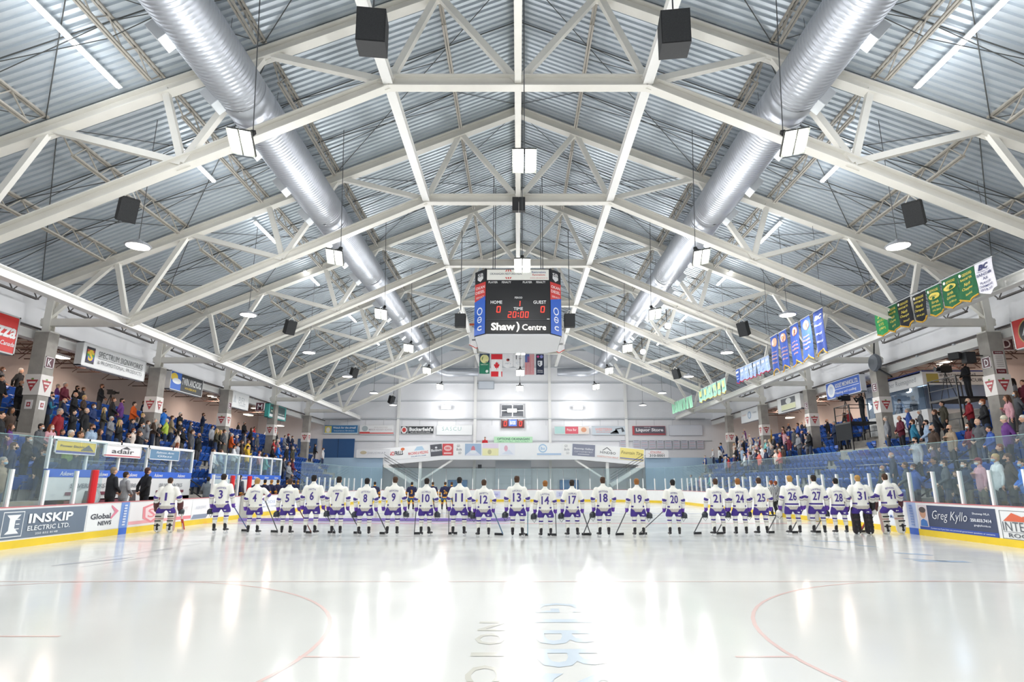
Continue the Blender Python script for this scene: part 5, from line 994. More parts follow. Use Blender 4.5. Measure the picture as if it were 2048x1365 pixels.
def hair_mesh(kind):
    c = HC
    def fn(bm):
        if kind in ('short', 'messy', 'cap'): ball(bm, c + V((0, -.045, -.015)), (.080, .066, .085))
        if kind == 'short': ball(bm, c + V((0, -.022, .040)), (.090, .101, .096))
        elif kind == 'long': ball(bm, c + V((0, -.022, .038)), (.09, .10, .098)); limb(bm, [c + V((0, -.075, 0)), c + V((0, -.085, -.10)), c + V((0, -.09, -.24))], [(.088, .05), (.10, .05), (.085, .035)]); [limb(bm, [c + V((s * .075, .0, .02)), c + V((s * .088, .01, -.08)), c + V((s * .088, .03, -.2))], [.025, .03, .02], 8) for s in (-1, 1)]
        elif kind == 'bob': ball(bm, c + V((0, -.022, .036)), (.093, .102, .10)); limb(bm, [c + V((0, -.05, 0)), c + V((0, -.05, -.09))], [(.098, .06), (.088, .05)])
        elif kind == 'bald': [ball(bm, c + V((s * .055, -.035, -.02)), (.034, .055, .045), 10, 6) for s in (-1, 1)]; ball(bm, c + V((0, -.075, -.025)), (.06, .032, .045), 10, 6)
        elif kind == 'beanie': ball(bm, c + V((0, -.018, .055)), (.092, .104, .095)); limb(bm, [c + V((0, -.01, .045)), c + V((0, -.01, .065))], [(.095, .11), (.095, .11)])
        elif kind == 'cap': ball(bm, c + V((0, -.015, .052)), (.09, .102, .085)); limb(bm, [c + V((0, .06, .055)), c + V((0, .15, .045))], [(.065, .012), (.055, .008)])
        elif kind == 'messy':
            ball(bm, c + V((0, -.022, .042)), (.09, .10, .098)); rr = random.Random(3)
            for i in range(16): a = rr.uniform(0, 6.3); e = rr.uniform(.1, 1.2); ball(bm, c + V((math.cos(a) * math.cos(e) * .075, -.025 + math.sin(a) * math.cos(e) * .08, .05 + math.sin(e) * .075)), (.026, .026, .022), 6, 5)
    def cutf(v):   # keep the face free
        q = v - c; return kind in ('short', 'long', 'bob', 'messy') and q.y > .045 and q.z < .055
    return fuse('hair', fn, .010 if kind != 'long' else .013, [BLACK], 2, cut=cutf)
HAIR = {k: hair_mesh(k) for k in ('short', 'long', 'bob', 'bald', 'beanie', 'cap', 'messy')}
MASKM = fuse('face_mask', lambda bm: ball(bm, HC + V((0, .052, -.05)), (.062, .062, .052)), .01, [WHITE], 2)
PROTO = {}
for pz in POSES:
    for fem in (False, True): PROTO[(pz, fem)] = make_person(pz, fem, .93 if fem else 1.06)
def wear(me, name, parent, m, slot=0):
    o = bpy.data.objects.new(name, me); COL.objects.link(o); o.parent = parent
    o.material_slots[slot].link = 'OBJECT'; o.material_slots[slot].material = m; return o
def person(loc, rz, label, top, legs_, hair, hcol, mask=None, pose='clasp', skin=0, size=1.0, group=None, fem=None):
    fem = (hair in ('long', 'bob')) if fem is None else fem; k = PROTO[(pose, fem)]
    mx = M.Translation(V(loc)) @ M.Rotation(rz, 4, 'Z') @ M.Scale(size, 4)
    r = bpy.data.objects.new('person', k['B']); COL.objects.link(r); r.matrix_local = mx; r.material_slots[0].link = 'OBJECT'; r.material_slots[0].material = SKIN[skin]
    props(r, label, 'person', group)
    wear(k['J'], 'jacket', r, clothm(top)); wear(k['T'], 'trousers', r, clothm(legs_)); wear(k['S'], 'shoes', r, clothm('#2a2a2c'))
    if hair: wear(HAIR[hair], {'beanie': 'knitted_hat', 'cap': 'cap'}.get(hair, 'hair'), r, clothm(hcol))
    if mask: wear(MASKM, 'face_mask', r, clothm(mask))
    return r
# ================================================================ CROWD   (px, py of the head, top, hair style, hair colour, mask, wording)
HN = {'g': ('#a9a39c', 'grey-haired'), 'w': ('#dcd8d2', 'white-haired'), 'd': ('#2e2622', 'dark-haired'), 'b': ('#5c4030', 'brown-haired'), 'l': ('#d0ae74', 'blond'), 'r': ('#8c4c2c', 'red-haired')}
CN = {'#1d1e22': 'black', '#22304f': 'navy', '#8c1c28': 'red', '#2b7a98': 'teal', '#6b3d86': 'purple', '#6a2335': 'burgundy', '#c9e05a': 'lime', '#8d8f94': 'grey', '#5b5d62': 'dark grey', '#e86a2a': 'orange', '#2f7fe0': 'bright blue', '#d9a5ae': 'pink', '#a3907a': 'tan', '#4a4638': 'olive', '#4a3a30': 'brown', '#e9e9ea': 'white', '#9fb4cc': 'pale blue', '#3f5fae': 'blue', '#e8c040': 'yellow', '#c4323a': 'bright red', '#e9d9cc': 'cream', '#e8776a': 'coral', '#7fc8c4': 'turquoise', '#5a4a66': 'plum', '#2c3f6e': 'plaid navy', '#b9bcc4': 'light grey'}
K = {v: k for k, v in CN.items()}
MK = {'W': ('#eef2f6', 'white mask'), 'K': ('#1c1c20', 'black mask'), 'B': ('#b4d4ea', 'pale blue mask'), '': (None, '')}
LEFT = """5,739,dark grey,b,s,W;3,757,black,d,s,;42,742,black,w,s,;43,767,black,b,z,W;61,771,dark grey,g,s,K;86,787,navy,d,s,K;101,796,teal,g,s,B;116,773,purple,g,o,;131,770,burgundy,g,s,;129,802,navy,w,z,K;151,790,black,w,z,;120,824,red,g,o,;148,825,black,d,s,;23,821,brown,d,l,;82,854,dark grey,d,s,W;101,855,pink,r,l,W;125,865,navy,b,s,;142,868,lime,w,s,;2,831,black,d,s,;157,870,dark grey,b,s,;2,852,purple,b,l,;57,878,black,d,s,W;28,893,navy,b,o,K;86,906,black,b,s,B;6,923,tan,g,s,B;155,776,black,d,o,K;163,778,dark grey,b,s,;169,796,brown,l,o,;204,773,black,b,s,K;187,813,plaid navy,b,s,W;227,800,black,b,s,;244,802,purple,d,s,K;269,809,orange,d,m,;209,820,olive,l,l,B;223,838,grey,w,s,;240,846,black,l,l,;173,822,black,g,z,;185,855,pale blue,b,s,K;197,864,brown,b,l,;265,843,navy,d,s,;284,850,dark grey,d,s,B;267,862,cream,r,s,W;257,872,dark grey,b,s,K;279,868,black,b,s,;288,806,navy,b,s,;289,818,black,w,o,;305,805,dark grey,g,s,;329,822,bright blue,b,s,K;299,834,black,l,o,;309,841,brown,g,o,;334,842,lime,w,s,;344,836,tan,b,s,;361,829,black,w,s,K;360,847,black,l,s,W;296,846,grey,b,s,;312,851,black,g,o,;382,848,dark grey,b,s,K;357,866,cream,d,l,W;367,860,black,b,s,K;385,865,dark grey,b,s,;398,871,black,g,z,K;407,830,navy,b,s,K;425,855,light grey,d,s,W;437,864,black,l,l,;355,890,pink,r,l,;321,811,white,d,c,;446,841,black,d,s,K;455,846,navy,g,s,;439,850,navy,b,s,;434,862,olive,l,l,;446,863,dark grey,b,s,W;455,863,black,d,s,W;464,871,orange,w,s,;474,874,plum,w,s,;477,848,black,g,s,;489,847,black,g,s,K;490,870,grey,b,s,;484,885,brown,b,s,;497,884,yellow,b,s,;496,896,yellow,d,s,;503,859,black,b,l,W;509,856,bright red,d,s,K;515,872,dark grey,g,s,;505,878,navy,b,s,;469,895,white,d,s,;476,890,light grey,b,s,;536,863,purple,g,o,;553,866,black,w,s,;548,883,bright red,b,s,;556,882,pink,w,s,;546,895,black,d,s,W;557,893,bright blue,g,s,W;427,903,white,b,l,W;442,904,pale blue,b,l,W;519,906,pink,r,s,;532,913,turquoise,b,s,W;570,874,grey,d,s,W;577,871,navy,d,c,W;585,875,navy,b,s,W;611,876,dark grey,b,c,;631,882,black,g,s,;641,883,white,g,s,;650,885,burgundy,b,s,;653,900,white,b,s,W;669,893,black,g,s,;679,895,black,g,s,W;711,906,black,d,s,;561,913,navy,r,s,W;568,920,dark grey,d,s,W;578,928,grey,b,s,;586,922,burgundy,b,l,W;574,896,black,w,s,W;586,897,olive,g,s,W"""
RIGHT = """1986,779,brown,w,z,;2025,763,grey,d,l,;2026,789,dark grey,b,l,B;2014,797,pink,b,l,;1936,802,red,w,z,K;1965,805,black,r,s,W;2045,766,burgundy,b,s,;1899,856,tan,g,z,K;1948,851,burgundy,d,l,W;1974,842,dark grey,g,z,;1978,859,blue,d,s,;2009,840,purple,w,h,;2046,838,dark grey,w,s,;2000,896,black,r,s,;1991,917,white,l,m,B;2023,916,brown,b,m,K;1957,924,pink,b,c,W;1929,929,navy,d,m,W;1898,927,dark grey,b,s,B;2044,927,bright blue,d,m,B;1921,956,black,b,s,;1772,838,grey,g,s,;1799,837,burgundy,b,z,;1815,822,blue,g,s,;1839,825,dark grey,w,o,;1825,845,teal,b,s,K;1869,825,black,b,o,;1884,808,olive,d,s,;1852,846,pale blue,d,s,K;1864,857,brown,w,z,K;1830,881,light grey,d,s,K;1783,911,navy,w,z,W;1765,937,olive,g,z,W;1813,931,dark grey,b,s,;1827,935,blue,b,s,W;1878,922,navy,d,m,;1865,896,plum,b,o,W;1697,823,red,g,s,;1688,830,black,b,l,;1654,842,black,w,z,K;1669,847,navy,g,s,;1677,852,black,w,z,;1690,847,black,w,z,W;1613,876,grey,g,s,;1618,865,black,w,s,K;1612,845,olive,w,z,;1603,847,navy,g,s,;1595,850,blue,b,s,;1577,850,navy,b,z,;1578,861,blue,g,s,W;1587,861,dark grey,b,s,W;1566,857,red,d,s,;1568,864,pink,b,l,;1560,872,navy,w,s,W;1547,876,dark grey,w,s,;1540,862,yellow,l,l,;1523,866,navy,d,s,W;1510,864,navy,g,s,;1521,877,burgundy,b,s,;1478,871,dark grey,b,s,;1487,867,white,g,o,;1499,872,cream,w,s,;1478,884,white,w,s,;1486,883,black,g,s,;1501,887,white,w,o,;1511,880,light grey,g,s,;1520,881,pale blue,w,s,;1531,883,turquoise,w,s,;1539,882,cream,l,o,;1577,876,burgundy,r,s,;1513,892,pink,w,s,;1523,894,white,w,s,;1536,891,pale blue,g,s,W;1545,894,dark grey,g,s,W;1556,890,brown,d,s,;1566,895,brown,b,s,W;1559,902,coral,w,s,;1551,903,cream,g,s,;1518,906,coral,d,s,W;1531,902,navy,b,s,;1499,908,light grey,b,s,;1489,910,white,d,s,K;1483,906,black,g,s,;1468,913,plum,w,s,;1457,917,bright red,d,s,;1465,890,cream,l,s,;1471,898,black,b,s,;1484,898,pale blue,g,s,;1497,899,pink,w,s,;1507,895,light grey,w,s,;1512,903,navy,b,s,W;1450,877,navy,g,s,;1454,875,navy,w,s,;1604,865,navy,b,z,;1596,871,grey,d,s,W;1426,884,bright red,d,s,;1411,886,black,b,s,;1358,891,purple,w,s,;1353,898,burgundy,b,s,;1382,896,pink,b,s,;1393,894,black,d,s,W;1398,897,bright blue,d,s,W;1407,897,blue,g,s,;1416,896,light grey,w,s,;1438,897,white,b,l,W;1357,912,white,w,o,;1389,901,burgundy,g,s,;1373,898,navy,d,s,;1451,916,pale blue,w,s,;1396,917,cream,w,s,;1382,953,pale blue,b,s,;1400,955,pink,g,s,;1420,952,turquoise,w,s,;1330,925,blue,g,s,"""
HK = {'s': 'short', 'l': 'long', 'o': 'bob', 'z': 'bald', 'h': 'beanie', 'c': 'cap', 'm': 'messy'}
HW = {'s': 'short hair', 'l': 'long hair', 'o': 'chin-length hair', 'z': 'thin hair', 'h': 'a knitted hat', 'c': 'a cap', 'm': 'messy hair'}
GA = {'grey': 'sweater', 'lime': 'jacket', 'orange': 'hooded top', 'purple': 'hooded top', 'white': 'top', 'light grey': 'sweatshirt', 'pink': 'top', 'cream': 'top', 'tan': 'coat', 'plaid navy': 'jacket', 'yellow': 'jersey', 'pale blue': 'hooded top'}
def column_near(s, y):
    j = min(range(6), key=lambda i: abs(TY[i] - y)); dy = y - TY[j]
    return '%s the %s %s column' % ('level with' if abs(dy) < 1.6 else ('just beyond' if dy > 0 else 'short of'), ORD[j].replace('nearest', 'nearest').replace('second nearest', 'second').replace('third nearest', 'third').replace('fourth nearest', 'fourth').replace('fifth nearest', 'fifth').replace('sixth nearest', 'sixth'), SIDE[s])
seenlab = {}; OCC = []
def crowd(txt, s):
    rr = random.Random(5 if s < 0 else 9); items = []
    for it in txt.split(';'):
        px, py, top, hc, hs, mk = it.strip().split(','); px = float(px); py = float(py); u = abs(px - 1036); t = 682.5 - py
        q = (FPX * SP + t * CP) / u                      # height above the eye per metre sideways
        best = min(range(NR + 3), key=lambda r: abs(row_x(r) * q + EYE - (hf(s, r, row_x(r)) + 1.62)))
        X = row_x(best); k = X / u; Y = (FPX * CP - t * SP) * k; zf = hf(s, best, X); size = (q * X + EYE - zf) / 1.665; items.append([best, Y, X, zf, max(.80, min(1.12, size)), top, hc, hs, mk])
    items.sort(key=lambda a: (a[0], a[1])); 
    for a, b in zip(items[:-1], items[1:]):
        if a[0] == b[0] and b[1] - a[1] < .48: b[1] = a[1] + .48
    for (r, Y, X, zf, size, top, hc, hs, mk) in items:
        for t in TY:
            if abs(Y - t) < .75 and abs(X - COLX) < .65: Y = t + (.78 if Y > t else -.78)
        Y = min(Y, 58.6 if r >= 4 else 54.8)
        hcol, hname = HN[hc]; mcol, mname = MK[mk]
        if hs == 'h': hcol = '#e6e0c8'
        if hs == 'c': hcol = '#8c2a34' if top != 'dark grey' else '#2a2c30'
        rz = (-1 if s < 0 else 1) * math.pi / 2 + rr.uniform(-.35, .35) + (.25 if s < 0 else -.25)
        pose = rr.choice(['clasp', 'clasp', 'clasp', 'down', 'heart', 'back']); 
        lab = '%s person in %s %s%s, %s row %s, by %s column' % (hname if hs not in 'hc' else ('knit-capped' if hs == 'h' else 'capped'), top, GA.get(top, 'jacket'), ', ' + mname if mname else '', NTH[r] if r < NR else 'rear', SIDE[s], ORD[min(range(6), key=lambda i: abs(TY[i] - Y))].replace(' nearest', ''))
        lab = ' '.join(lab.split()); seenlab.setdefault(lab, 0); seenlab[lab] += 1
        if seenlab[lab] > 1: lab += ', farther one' if seenlab[lab] == 2 else ', farthest one'
        person((s * X, Y, zf), rz, lab, K[top], rr.choice(['#22242c', '#2f3a52', '#3a4a6a', '#2b2b2d', '#4a4a4e', '#6a6458']), HK[hs], hcol, mcol, pose, rr.choice([0, 0, 1, 2, 2, 0, 3]) if hc == 'd' else rr.choice([0, 1, 2]), size, 'spectators in the %s stand' % SIDE[s]); OCC.append((s, r, Y))
def hf(s, r, X): return row_z(r) if r < NR else row_z(NR - 1) + .1
crowd(LEFT, -1); crowd(RIGHT, 1)
# ---- people by the left bench, camera operators, gallery
for (px, top, leg, hc, hs, lab, wide, pose) in ((227, '#26282c', '#1f2024', '#8a7a68', 'short', 'broad person in a black short-sleeved shirt, back half turned, on the home bench', 1.08, 'clasp'), (253, '#a3a5a8', '#8f9194', '#3a2c24', 'short', 'person in a pale grey suit on the home bench between two people in black', 1.0, 'clasp'), (295, '#1b1c20', '#22242a', '#4a2c26', 'short', 'tall person in a black suit, back turned, on the home bench', 1.1, 'back')):
    X = -14.25; p = at_x(px, 945, X); person((X, p.y, .3), -.5, lab, top, leg, hs, hc, None, pose, 0, wide)
p = at_x(416, 968, -14.3); person((-14.3, p.y, .3), .2, 'person in a grey patterned jacket behind the boards left of the standing team', '#7f868c', '#33363c', 'short', '#2c2622', None, 'clasp', 0, .93)
p = at_x(480, 962, -14.3); person((-14.3, p.y, .3), -.4, 'person in a grey suit at the gate of the visiting bench', '#5d616e', '#4a4d58', 'short', '#3a3230', None, 'down', 0, 1.0)
def tripod(p, h, rz, label, big=False):
    r = empty('video_camera', p, label, 'video camera', rz=rz); b = MB()
    for k in range(3): a = k * 2.094 + .4; b.tube([(0, 0, h), (math.cos(a) * .38, math.sin(a) * .38, 0.01)], .018, BLACK, 6)
    b.build('tripod', r); b = MB(); q = 1.5 if big else 1.0; b.box((0, 0, h + .1 * q), (.16 * q, .36 * q, .2 * q), BLACK); b.box((0, -.1, h + .24 * q), (.05, .3, .05), BLACK); b.build('camera_body', r)
    b = MB(); b.lathe((0, .18 * q, h + .1 * q), [(.06 * q, 0), (.055 * q, .12), (.075 * q, .2)], BLACK, 12, 'y'); b.build('lens', r); return r
p = at_x(222, 790, -row_x(NR + .0)); tripod((-row_x(NR), p.y, row_z(NR - 1) + .1), 1.35, -1.3, 'small video camera on a tripod beside the person in black suit at the left gallery')
for (px, py, X, w_, lab) in ((1716, 862, 19.6, 1.7, 'farther'), (1926, 818, 20.8, 2.0, 'nearer')):
    p = at_x(px, py, X); r = empty('camera_platform', (X, p.y, row_z(5)), 'black scaffold camera platform in the right stand, %s one' % lab, 'platform'); hh = p.z - row_z(5) + .4
    b = MB(); b.box((0, 0, hh), (1.7, w_, .1), BLACK); b.build('deck', r); b = MB()
    for sx in (-.8, .8):
        for sy in (-w_ / 2 + .05, w_ / 2 - .05): b.bar((sx, sy, 0), (sx, sy, hh + 1.0), .05, .05, BLACK)
    for sy in (-w_ / 2 + .05, w_ / 2 - .05): b.bar((-.8, sy, hh + 1), (.8, sy, hh + 1), .04, .04, BLACK)
    b.bar((-.8, -w_ / 2, hh + 1), (-.8, w_ / 2, hh + 1), .04, .04, BLACK); b.bar((-.8, -w_ / 2, hh + .5), (-.8, w_ / 2, hh + .5), .03, .03, BLACK); b.build('railing', r)
    if lab == 'farther': b = MB(); b.box((-.82, 0, hh - .5), (.03, w_, .9), clothm('#202226')); b.build('skirt', r)
    zz = row_z(5) + hh + .05
    tripod((X - .45, p.y + .15, zz), 1.3, 1.57, 'large broadcast camera on the %s platform in the right stand' % lab, True)
    person((X + .35, p.y - .1, zz), 1.5, 'camera operator dressed in black on the %s platform in the right stand' % lab, '#1c1d22', '#26272b', 'cap' if lab == 'nearer' else 'short', '#1b1a1a', '#1c1c20', 'phone' if lab == 'farther' else 'clasp', 0, 1.0)
for i, (dx, dy, c) in enumerate(((.9, 2.2, '#6d7480'), (1.0, 3.6, '#8fa0b4'))): person((X0 + dx, yn + dy, 4.55), 1.57, 'dim figure behind the press box window, %s' % ('nearer to the corner' if i == 0 else 'farther from the corner'), c, '#33363c', 'short', '#3a302a', None, 'clasp', 0, 1.0)
b = MB(); b.bb(X0 + .15, X0 + 3.4, yn + .05, yf - .15, 4.4, 4.54, GREYC); props(b.build('press_box_floor'), kind='structure')
p = at_y(970, 878, BACK - 2.3); person((p.x, BACK - 2.3, p.z - 1.62), math.pi, 'person in a bright red jacket on the walkway by the green sign', '#d8303a', '#33363c', 'short', '#4a3a30', None, 'clasp', 0, 1.0)
b = MB(); b.bb(-13.5, 12.6, DKY + .02, BACK - .35, p.z - 1.72, p.z - 1.62, GREYC); b.build('walkway_deck', kind='structure')
# ================================================================ SEATS
SB_ = MB(); SB_.box((0, 0, .62), (.44, .05, .36), BLUE); 
def seat_parts():
    root = empty('stadium_seat', (0, 0, 0), 'x', 'seat')
    b = MB(); vs = []; n = 6
    for j, z in enumerate((.36, .5, .66, .80)):
        for i in range(n + 1): t = i / n * 2 - 1; vs.append(V((t * .22 * (1 if j < 3 else .88), -.16 - .05 * (1 - t * t) - .06 * (z - .36) / .44, z)))
    k = len(vs); vs += [v + V((0, -.025, 0)) for v in vs]; fs = []
    for j in range(3):
        for i in range(n): a = j * (n + 1) + i; fs += [(a + 1, a, a + n + 1, a + n + 2), (k + a, k + a + 1, k + a + n + 2, k + a + n + 1)]
    for i in range(n): a = 3 * (n + 1) + i; fs.append((a, k + a, k + a + 1, a + 1)); fs.append((i + 1, k + i + 1, k + i, i))
    b.add(vs, fs, BLUE); b.build('backrest', root, smooth=True)
    b = MB(); R = M.Rotation(1.15, 3, 'X'); b.box((0, -.02, .52), (.42, .36, .05), BLUE, R); b.box((0, .05, .70), (.36, .05, .04), BLUE, R); b.build('seat_pan', root)
    b = MB(); 
    for x in (-.235, .235): b.bar((x, -.16, 0), (x, -.14, .42), .03, .06, mat('seat_bracket', '#3a4048', .5)); b.bar((x, -.2, .58), (x, .12, .58), .03, .03, _m['seat_bracket'])
    b.build('bracket', root); return root
sp = seat_parts(); SPT = grab(sp)
slots = []
for s in (-1, 1):
    for r in range(NR):
        y = 6.5
        while y < (54.5 if r < 4 else 58.5):
            y += .56
            if (y % 11.2) < 1.3: continue
            if s < 0 and r < 1 and 17.5 < y < 37.6: continue
            if any(abs(y - t) < .62 for t in TY) and abs(row_x(r) + .2 - COLX) < .62: continue
            if s > 0 and r >= 6 and yn - .5 < y < yf + .3: continue
            if s > 0 and r >= 5 and any(abs(y - o.location.y) < 1.5 for o in bpy.data.objects if o.name.startswith('camera_platform')): continue
            zz = row_z(r); X = s * (row_x(r) + .26); zc_ = y * CP + (zz + .5 - EYE) * SP; u = abs(X) / zc_ * FPX
            if u > 1150: continue
            hidden = any(o[0] == s and o[1] == r and abs(o[2] - y) < .3 for o in OCC)
            slots.append(((1 if hidden else 0), zc_, s, r, X, y, zz))
slots.sort(key=lambda a: (a[0], a[1]))
first_ = True; rest = []
SN = {}
for i, (h_, zc_, s, r, X, y, zz) in enumerate(slots):
    mx = M.Translation((X, y, zz)) @ M.Rotation(-s * -math.pi / 2, 4, 'Z')
    if i < 300:
        lab = 'empty blue plastic folding seat in the %s row of the %s stand' % (NTH[r], SIDE[s]); gp = 'blue seats, %s row of the %s stand' % (NTH[r], SIDE[s])
        if first_: sp.matrix_local = mx; props(sp, lab, 'seat', gp); first_ = False
        else: dup(SPT, mx, lab, gp)
    else: rest.append(mx)
mb = MB()
for mx in rest:
    for c in kids(sp):
        me = c.data; mb.add([mx @ v.co for v in me.vertices], [tuple(p.vertices) for p in me.polygons], me.materials[0])
props(mb.build('distant_seats'), label='rows of blue folding seats farther along both stands', cat='seat', kind='stuff')
# rails in the stands
for s in (-1, 1):
    for r, z in ((3, .9), (7, .95)):
        for j, (ya, yb) in enumerate(((8, 19.5), (21, 30.5), (32, 41.5), (43, 53))):
            x = s * (row_x(r) - .32); mb = MB(); zz = row_z(r - 1)
            mb.tube([(x, ya, zz), (x, ya, zz + z), (x, yb, zz + z), (x, yb, zz)], .02, mat('rail_steel', '#8f9398', .35, .6), 6)
            for k in range(1, 6): yy = ya + (yb - ya) * k / 6; mb.tube([(x, yy, zz), (x, yy, zz + z)], .016, _m['rail_steel'], 5)
            props(mb.build('guard_rail'), label='thin steel guard rail before the %s row of the %s stand, %s section' % (NTH[r], SIDE[s], ORD[j]), cat='railing', group='guard rails')
    for j, y in enumerate((11.6, 28.6 if s < 0 else 22.9, 45.4)):
        mb = MB(); p0 = V((s * (row_x(0) - .3), y, 1.35)); p1 = V((s * row_x(3.2), y, row_z(3) + 1.0)); dz = V((0, 0, -.42))
        for d in (V(), dz): mb.tube([p0 + d, p1 + d], .028, BLACK, 6)
        mb.tube([p0 - V((0, 0, 1.35)), p0], .028, BLACK, 6); mb.tube([p1 - V((0, 0, 1.0)), p1], .028, BLACK, 6)
        props(mb.build('stair_rail'), label='black sloping stair rail at the foot of the %s stand, %s' % (SIDE[s], ORD[j]), cat='railing', group='stair rails')
# ================================================================ HOCKEY PLAYERS
PUR = mat('jersey_purple', '#4b3a8e', .7); PURG = mat('glove_purple', '#6a3fb0', .5); BEI = mat('jersey_beige', '#c9c3bb', .8); JW = mat('jersey_white', '#f5f4ec', .8, noise=.04, scale=8)
SHO = mat('shorts_purple', '#4a3690', .75, noise=.08, scale=10); SKB = mat('skate_black', '#26252a', .4); BLD = mat('blade_steel', '#dfe3e8', .3, .5); NAVY = mat('jersey_navy', '#23264a', .8); GOLD = mat('jersey_gold', '#e6a23a', .7); ORG = mat('sock_orange', '#c8782f', .8)
def along(p, pts):
    """position (0..) along a polyline and the distance to it"""
    best = (9, 0); acc = 0
    for a, b in zip(pts[:-1], pts[1:]):
        ab = b - a; t = max(0, min(1, (p - a).dot(ab) / ab.dot(ab))); d = (p - a - ab * t).length
        if d < best[0]: best = (d, acc + t * ab.length)
        acc += ab.length
    return best
def pv(*a): return V(a)
def player(x, ytop, yfeet, num, name, hair, hcol, sl, team='home', goalie=False, lean=0.0, rz=0.0, helm=True, stick=True, label=None, yw=None, raise_=0, full=False, far=False):
    p = at_z(x, yfeet, 0) if yw is None else yw
    zc_ = p.y * CP - EYE * SP
    size = (yfeet - ytop) * CP * zc_ / FPX / 1.885 if ytop else 1.0; size = max(.93, min(1.07, size))
    rr = random.Random(int(x)); home = team == 'home'; vx = .02 if not far else .03
    A, P2, B2 = (JW, PUR, BEI) if home else (NAVY, GOLD, GOLD)
    fo = [rr.uniform(-.05, .06) for _ in range(4)]
    sh = [pv(s * .225, -.005, 1.475) for s in (1, -1)]
    el = [pv(s * (.325 + fo[0] * .4), -.03, 1.19) for s in (1, -1)]; wr = [pv(s * (.335 + fo[1] * .4), .07, .955) for s in (1, -1)]
    if raise_: i = 0 if raise_ > 0 else 1; el[i] = pv(raise_ * .42, .02, 1.30); wr[i] = pv(raise_ * .26, .24, 1.17)
    if goalie: el = [pv(s * .38, -.02, 1.2) for s in (1, -1)]; wr = [pv(s * .39, .12, .98) for s in (1, -1)]
    ft = [.125 + abs(fo[2]), .125 + abs(fo[3])]; ft = [f + (.06 if goalie else 0) for f in ft]
    root_mx = M.Translation(V((p.x, p.y, 0))) @ M.Rotation(rz, 4, 'Z') @ M.Rotation(lean, 4, 'Y') @ M.Scale(size, 4)
    hc = V((rr.uniform(-.01, .01), .03, 1.752))
    def body(bm):
        head(bm, hc); limb(bm, [(0, -.02, 1.50), (0, 0, 1.70)], [.068, .056])
        limb(bm, [(0, 0, 1.02), (0, 0, 1.2), (0, 0, 1.36), (0, -.01, 1.48)], [(.15, .1), (.14, .1), (.16, .1), (.17, .08)])
        for i, s in enumerate((1, -1)): limb(bm, [sh[i], el[i], wr[i], wr[i] + V((0, .02, -.05))], [.05, .042, .032, .03]); limb(bm, [(s * .1, 0, 1.0), (s * ft[i], .02, .55), (s * ft[i] * 1.05, -.01, .14)], [.08, .055, .04])
    B = fuse('person', body, vx, [SKIN[rr.choice([0, 1, 2])], EYEM, LIPM], 2, lambda bm: face_bits(bm, hc))
    r = bpy.data.objects.new('hockey_player', B); COL.objects.link(r); r.matrix_local = root_mx
    props(r, label, 'person', 'white-jersey team lined up' if home else 'navy-jersey team')
    # hair made for the standing figure, moved to this head
    h = bpy.data.objects.new('hair', HAIR[hair]); COL.objects.link(h); h.parent = r; h.location = hc - HC; h.material_slots[0].link = 'OBJECT'; h.material_slots[0].material = clothm(hcol)
    k = 1.16 if goalie else 1.0
    def jer(bm):
        limb(bm, [(0, 0, .87), (0, .0, 1.0), (0, 0, 1.2), (0, -.01, 1.36), (0, -.012, 1.48), (0, -.012, 1.545), (0, -.012, 1.60)], [(.228 * k, .17 * k), (.215 * k, .165 * k), (.215 * k, .16 * k), (.23 * k, .155 * k), (.235, .14), (.17, .11), (.09, .08)])
        for i in (0, 1): limb(bm, [sh[i], el[i], wr[i]], [.088 * k, .080 * k, .072 * k])
        limb(bm, [(0, -.015, 1.57), (0, -.008, 1.62)], [(.088, .085), (.08, .078)])
    arml = [[sh[i], el[i], wr[i]] for i in (0, 1)]; vis = full
    def paint(c):
        for i in (0, 1):
            d, t = along(c, arml[i])
            if d < .12 * k and t > .10 and abs(c.x) > .215 * k + .02:
                Ls = (el[i] - sh[i]).length
                if Ls - .03 < t < Ls + .02: return 1
                if Ls + .05 < t < Ls + .10: return 2
                if t > Ls + .17 and not home: return 1
                return 0
        dip = .03 * (1 - (c.x / .24) ** 2)
        if c.z < .90 - dip + .03: return 2
        if .945 < c.z < .995 and (vis or abs(c.x) > .15): return 1
        if c.z > 1.605: return 2 if not home else 0
        return 0
    J = fuse('jersey', jer, vx * .9, [A, P2, B2], 3, paint=paint, cut=lambda c: c.z < .80 and abs(c.x) < .3)
    jo = bpy.data.objects.new('jersey', J); COL.objects.link(jo); jo.parent = r
    if num:
        bm = bmesh.new(); bm.from_mesh(J); tree = BVHTree.FromBMesh(bm); bm.free()
        def print_on(txt, cz, w_, h_, m, nm, arc=0.0):
            t = MB(); put_text(t, txt, 0, 0, w_, h_, m, 0, bold=.02 if len(txt) < 3 else .0); vs = []
            for q in t.v:
                xx = q[0]; z = cz + q[1] - arc * xx * xx * 3; hit = tree.ray_cast(V((xx, -1, z)), V((0, 1, 0))); y = hit[0].y if hit[0] else -.17; vs.append((xx, y - .012, z))
            t.v = vs; o = t.build(nm, r); return o
        nw = .26 if len(num) > 1 else .13
        if num == '1': nw = .07
        print_on(num, 1.22, nw, .27, PUR if home else GOLD, 'number')
        if name: print_on(name, 1.43, min(.30, .045 * len(name)), .055, PUR if home else GOLD, 'name_lettering', .4)
    # shorts
    SM = SHO if home else mat('shorts_blue', '#3d5c86', .8)
    def sho(bm):
        limb(bm, [(0, 0, .88), (0, 0, 1.0)], [(.19, .14), (.18, .13)])
        for i, s in enumerate((1, -1)): limb(bm, [(s * .105, 0, .86), (s * (ft[i] + .01), .012, .70)], [.132, .120])
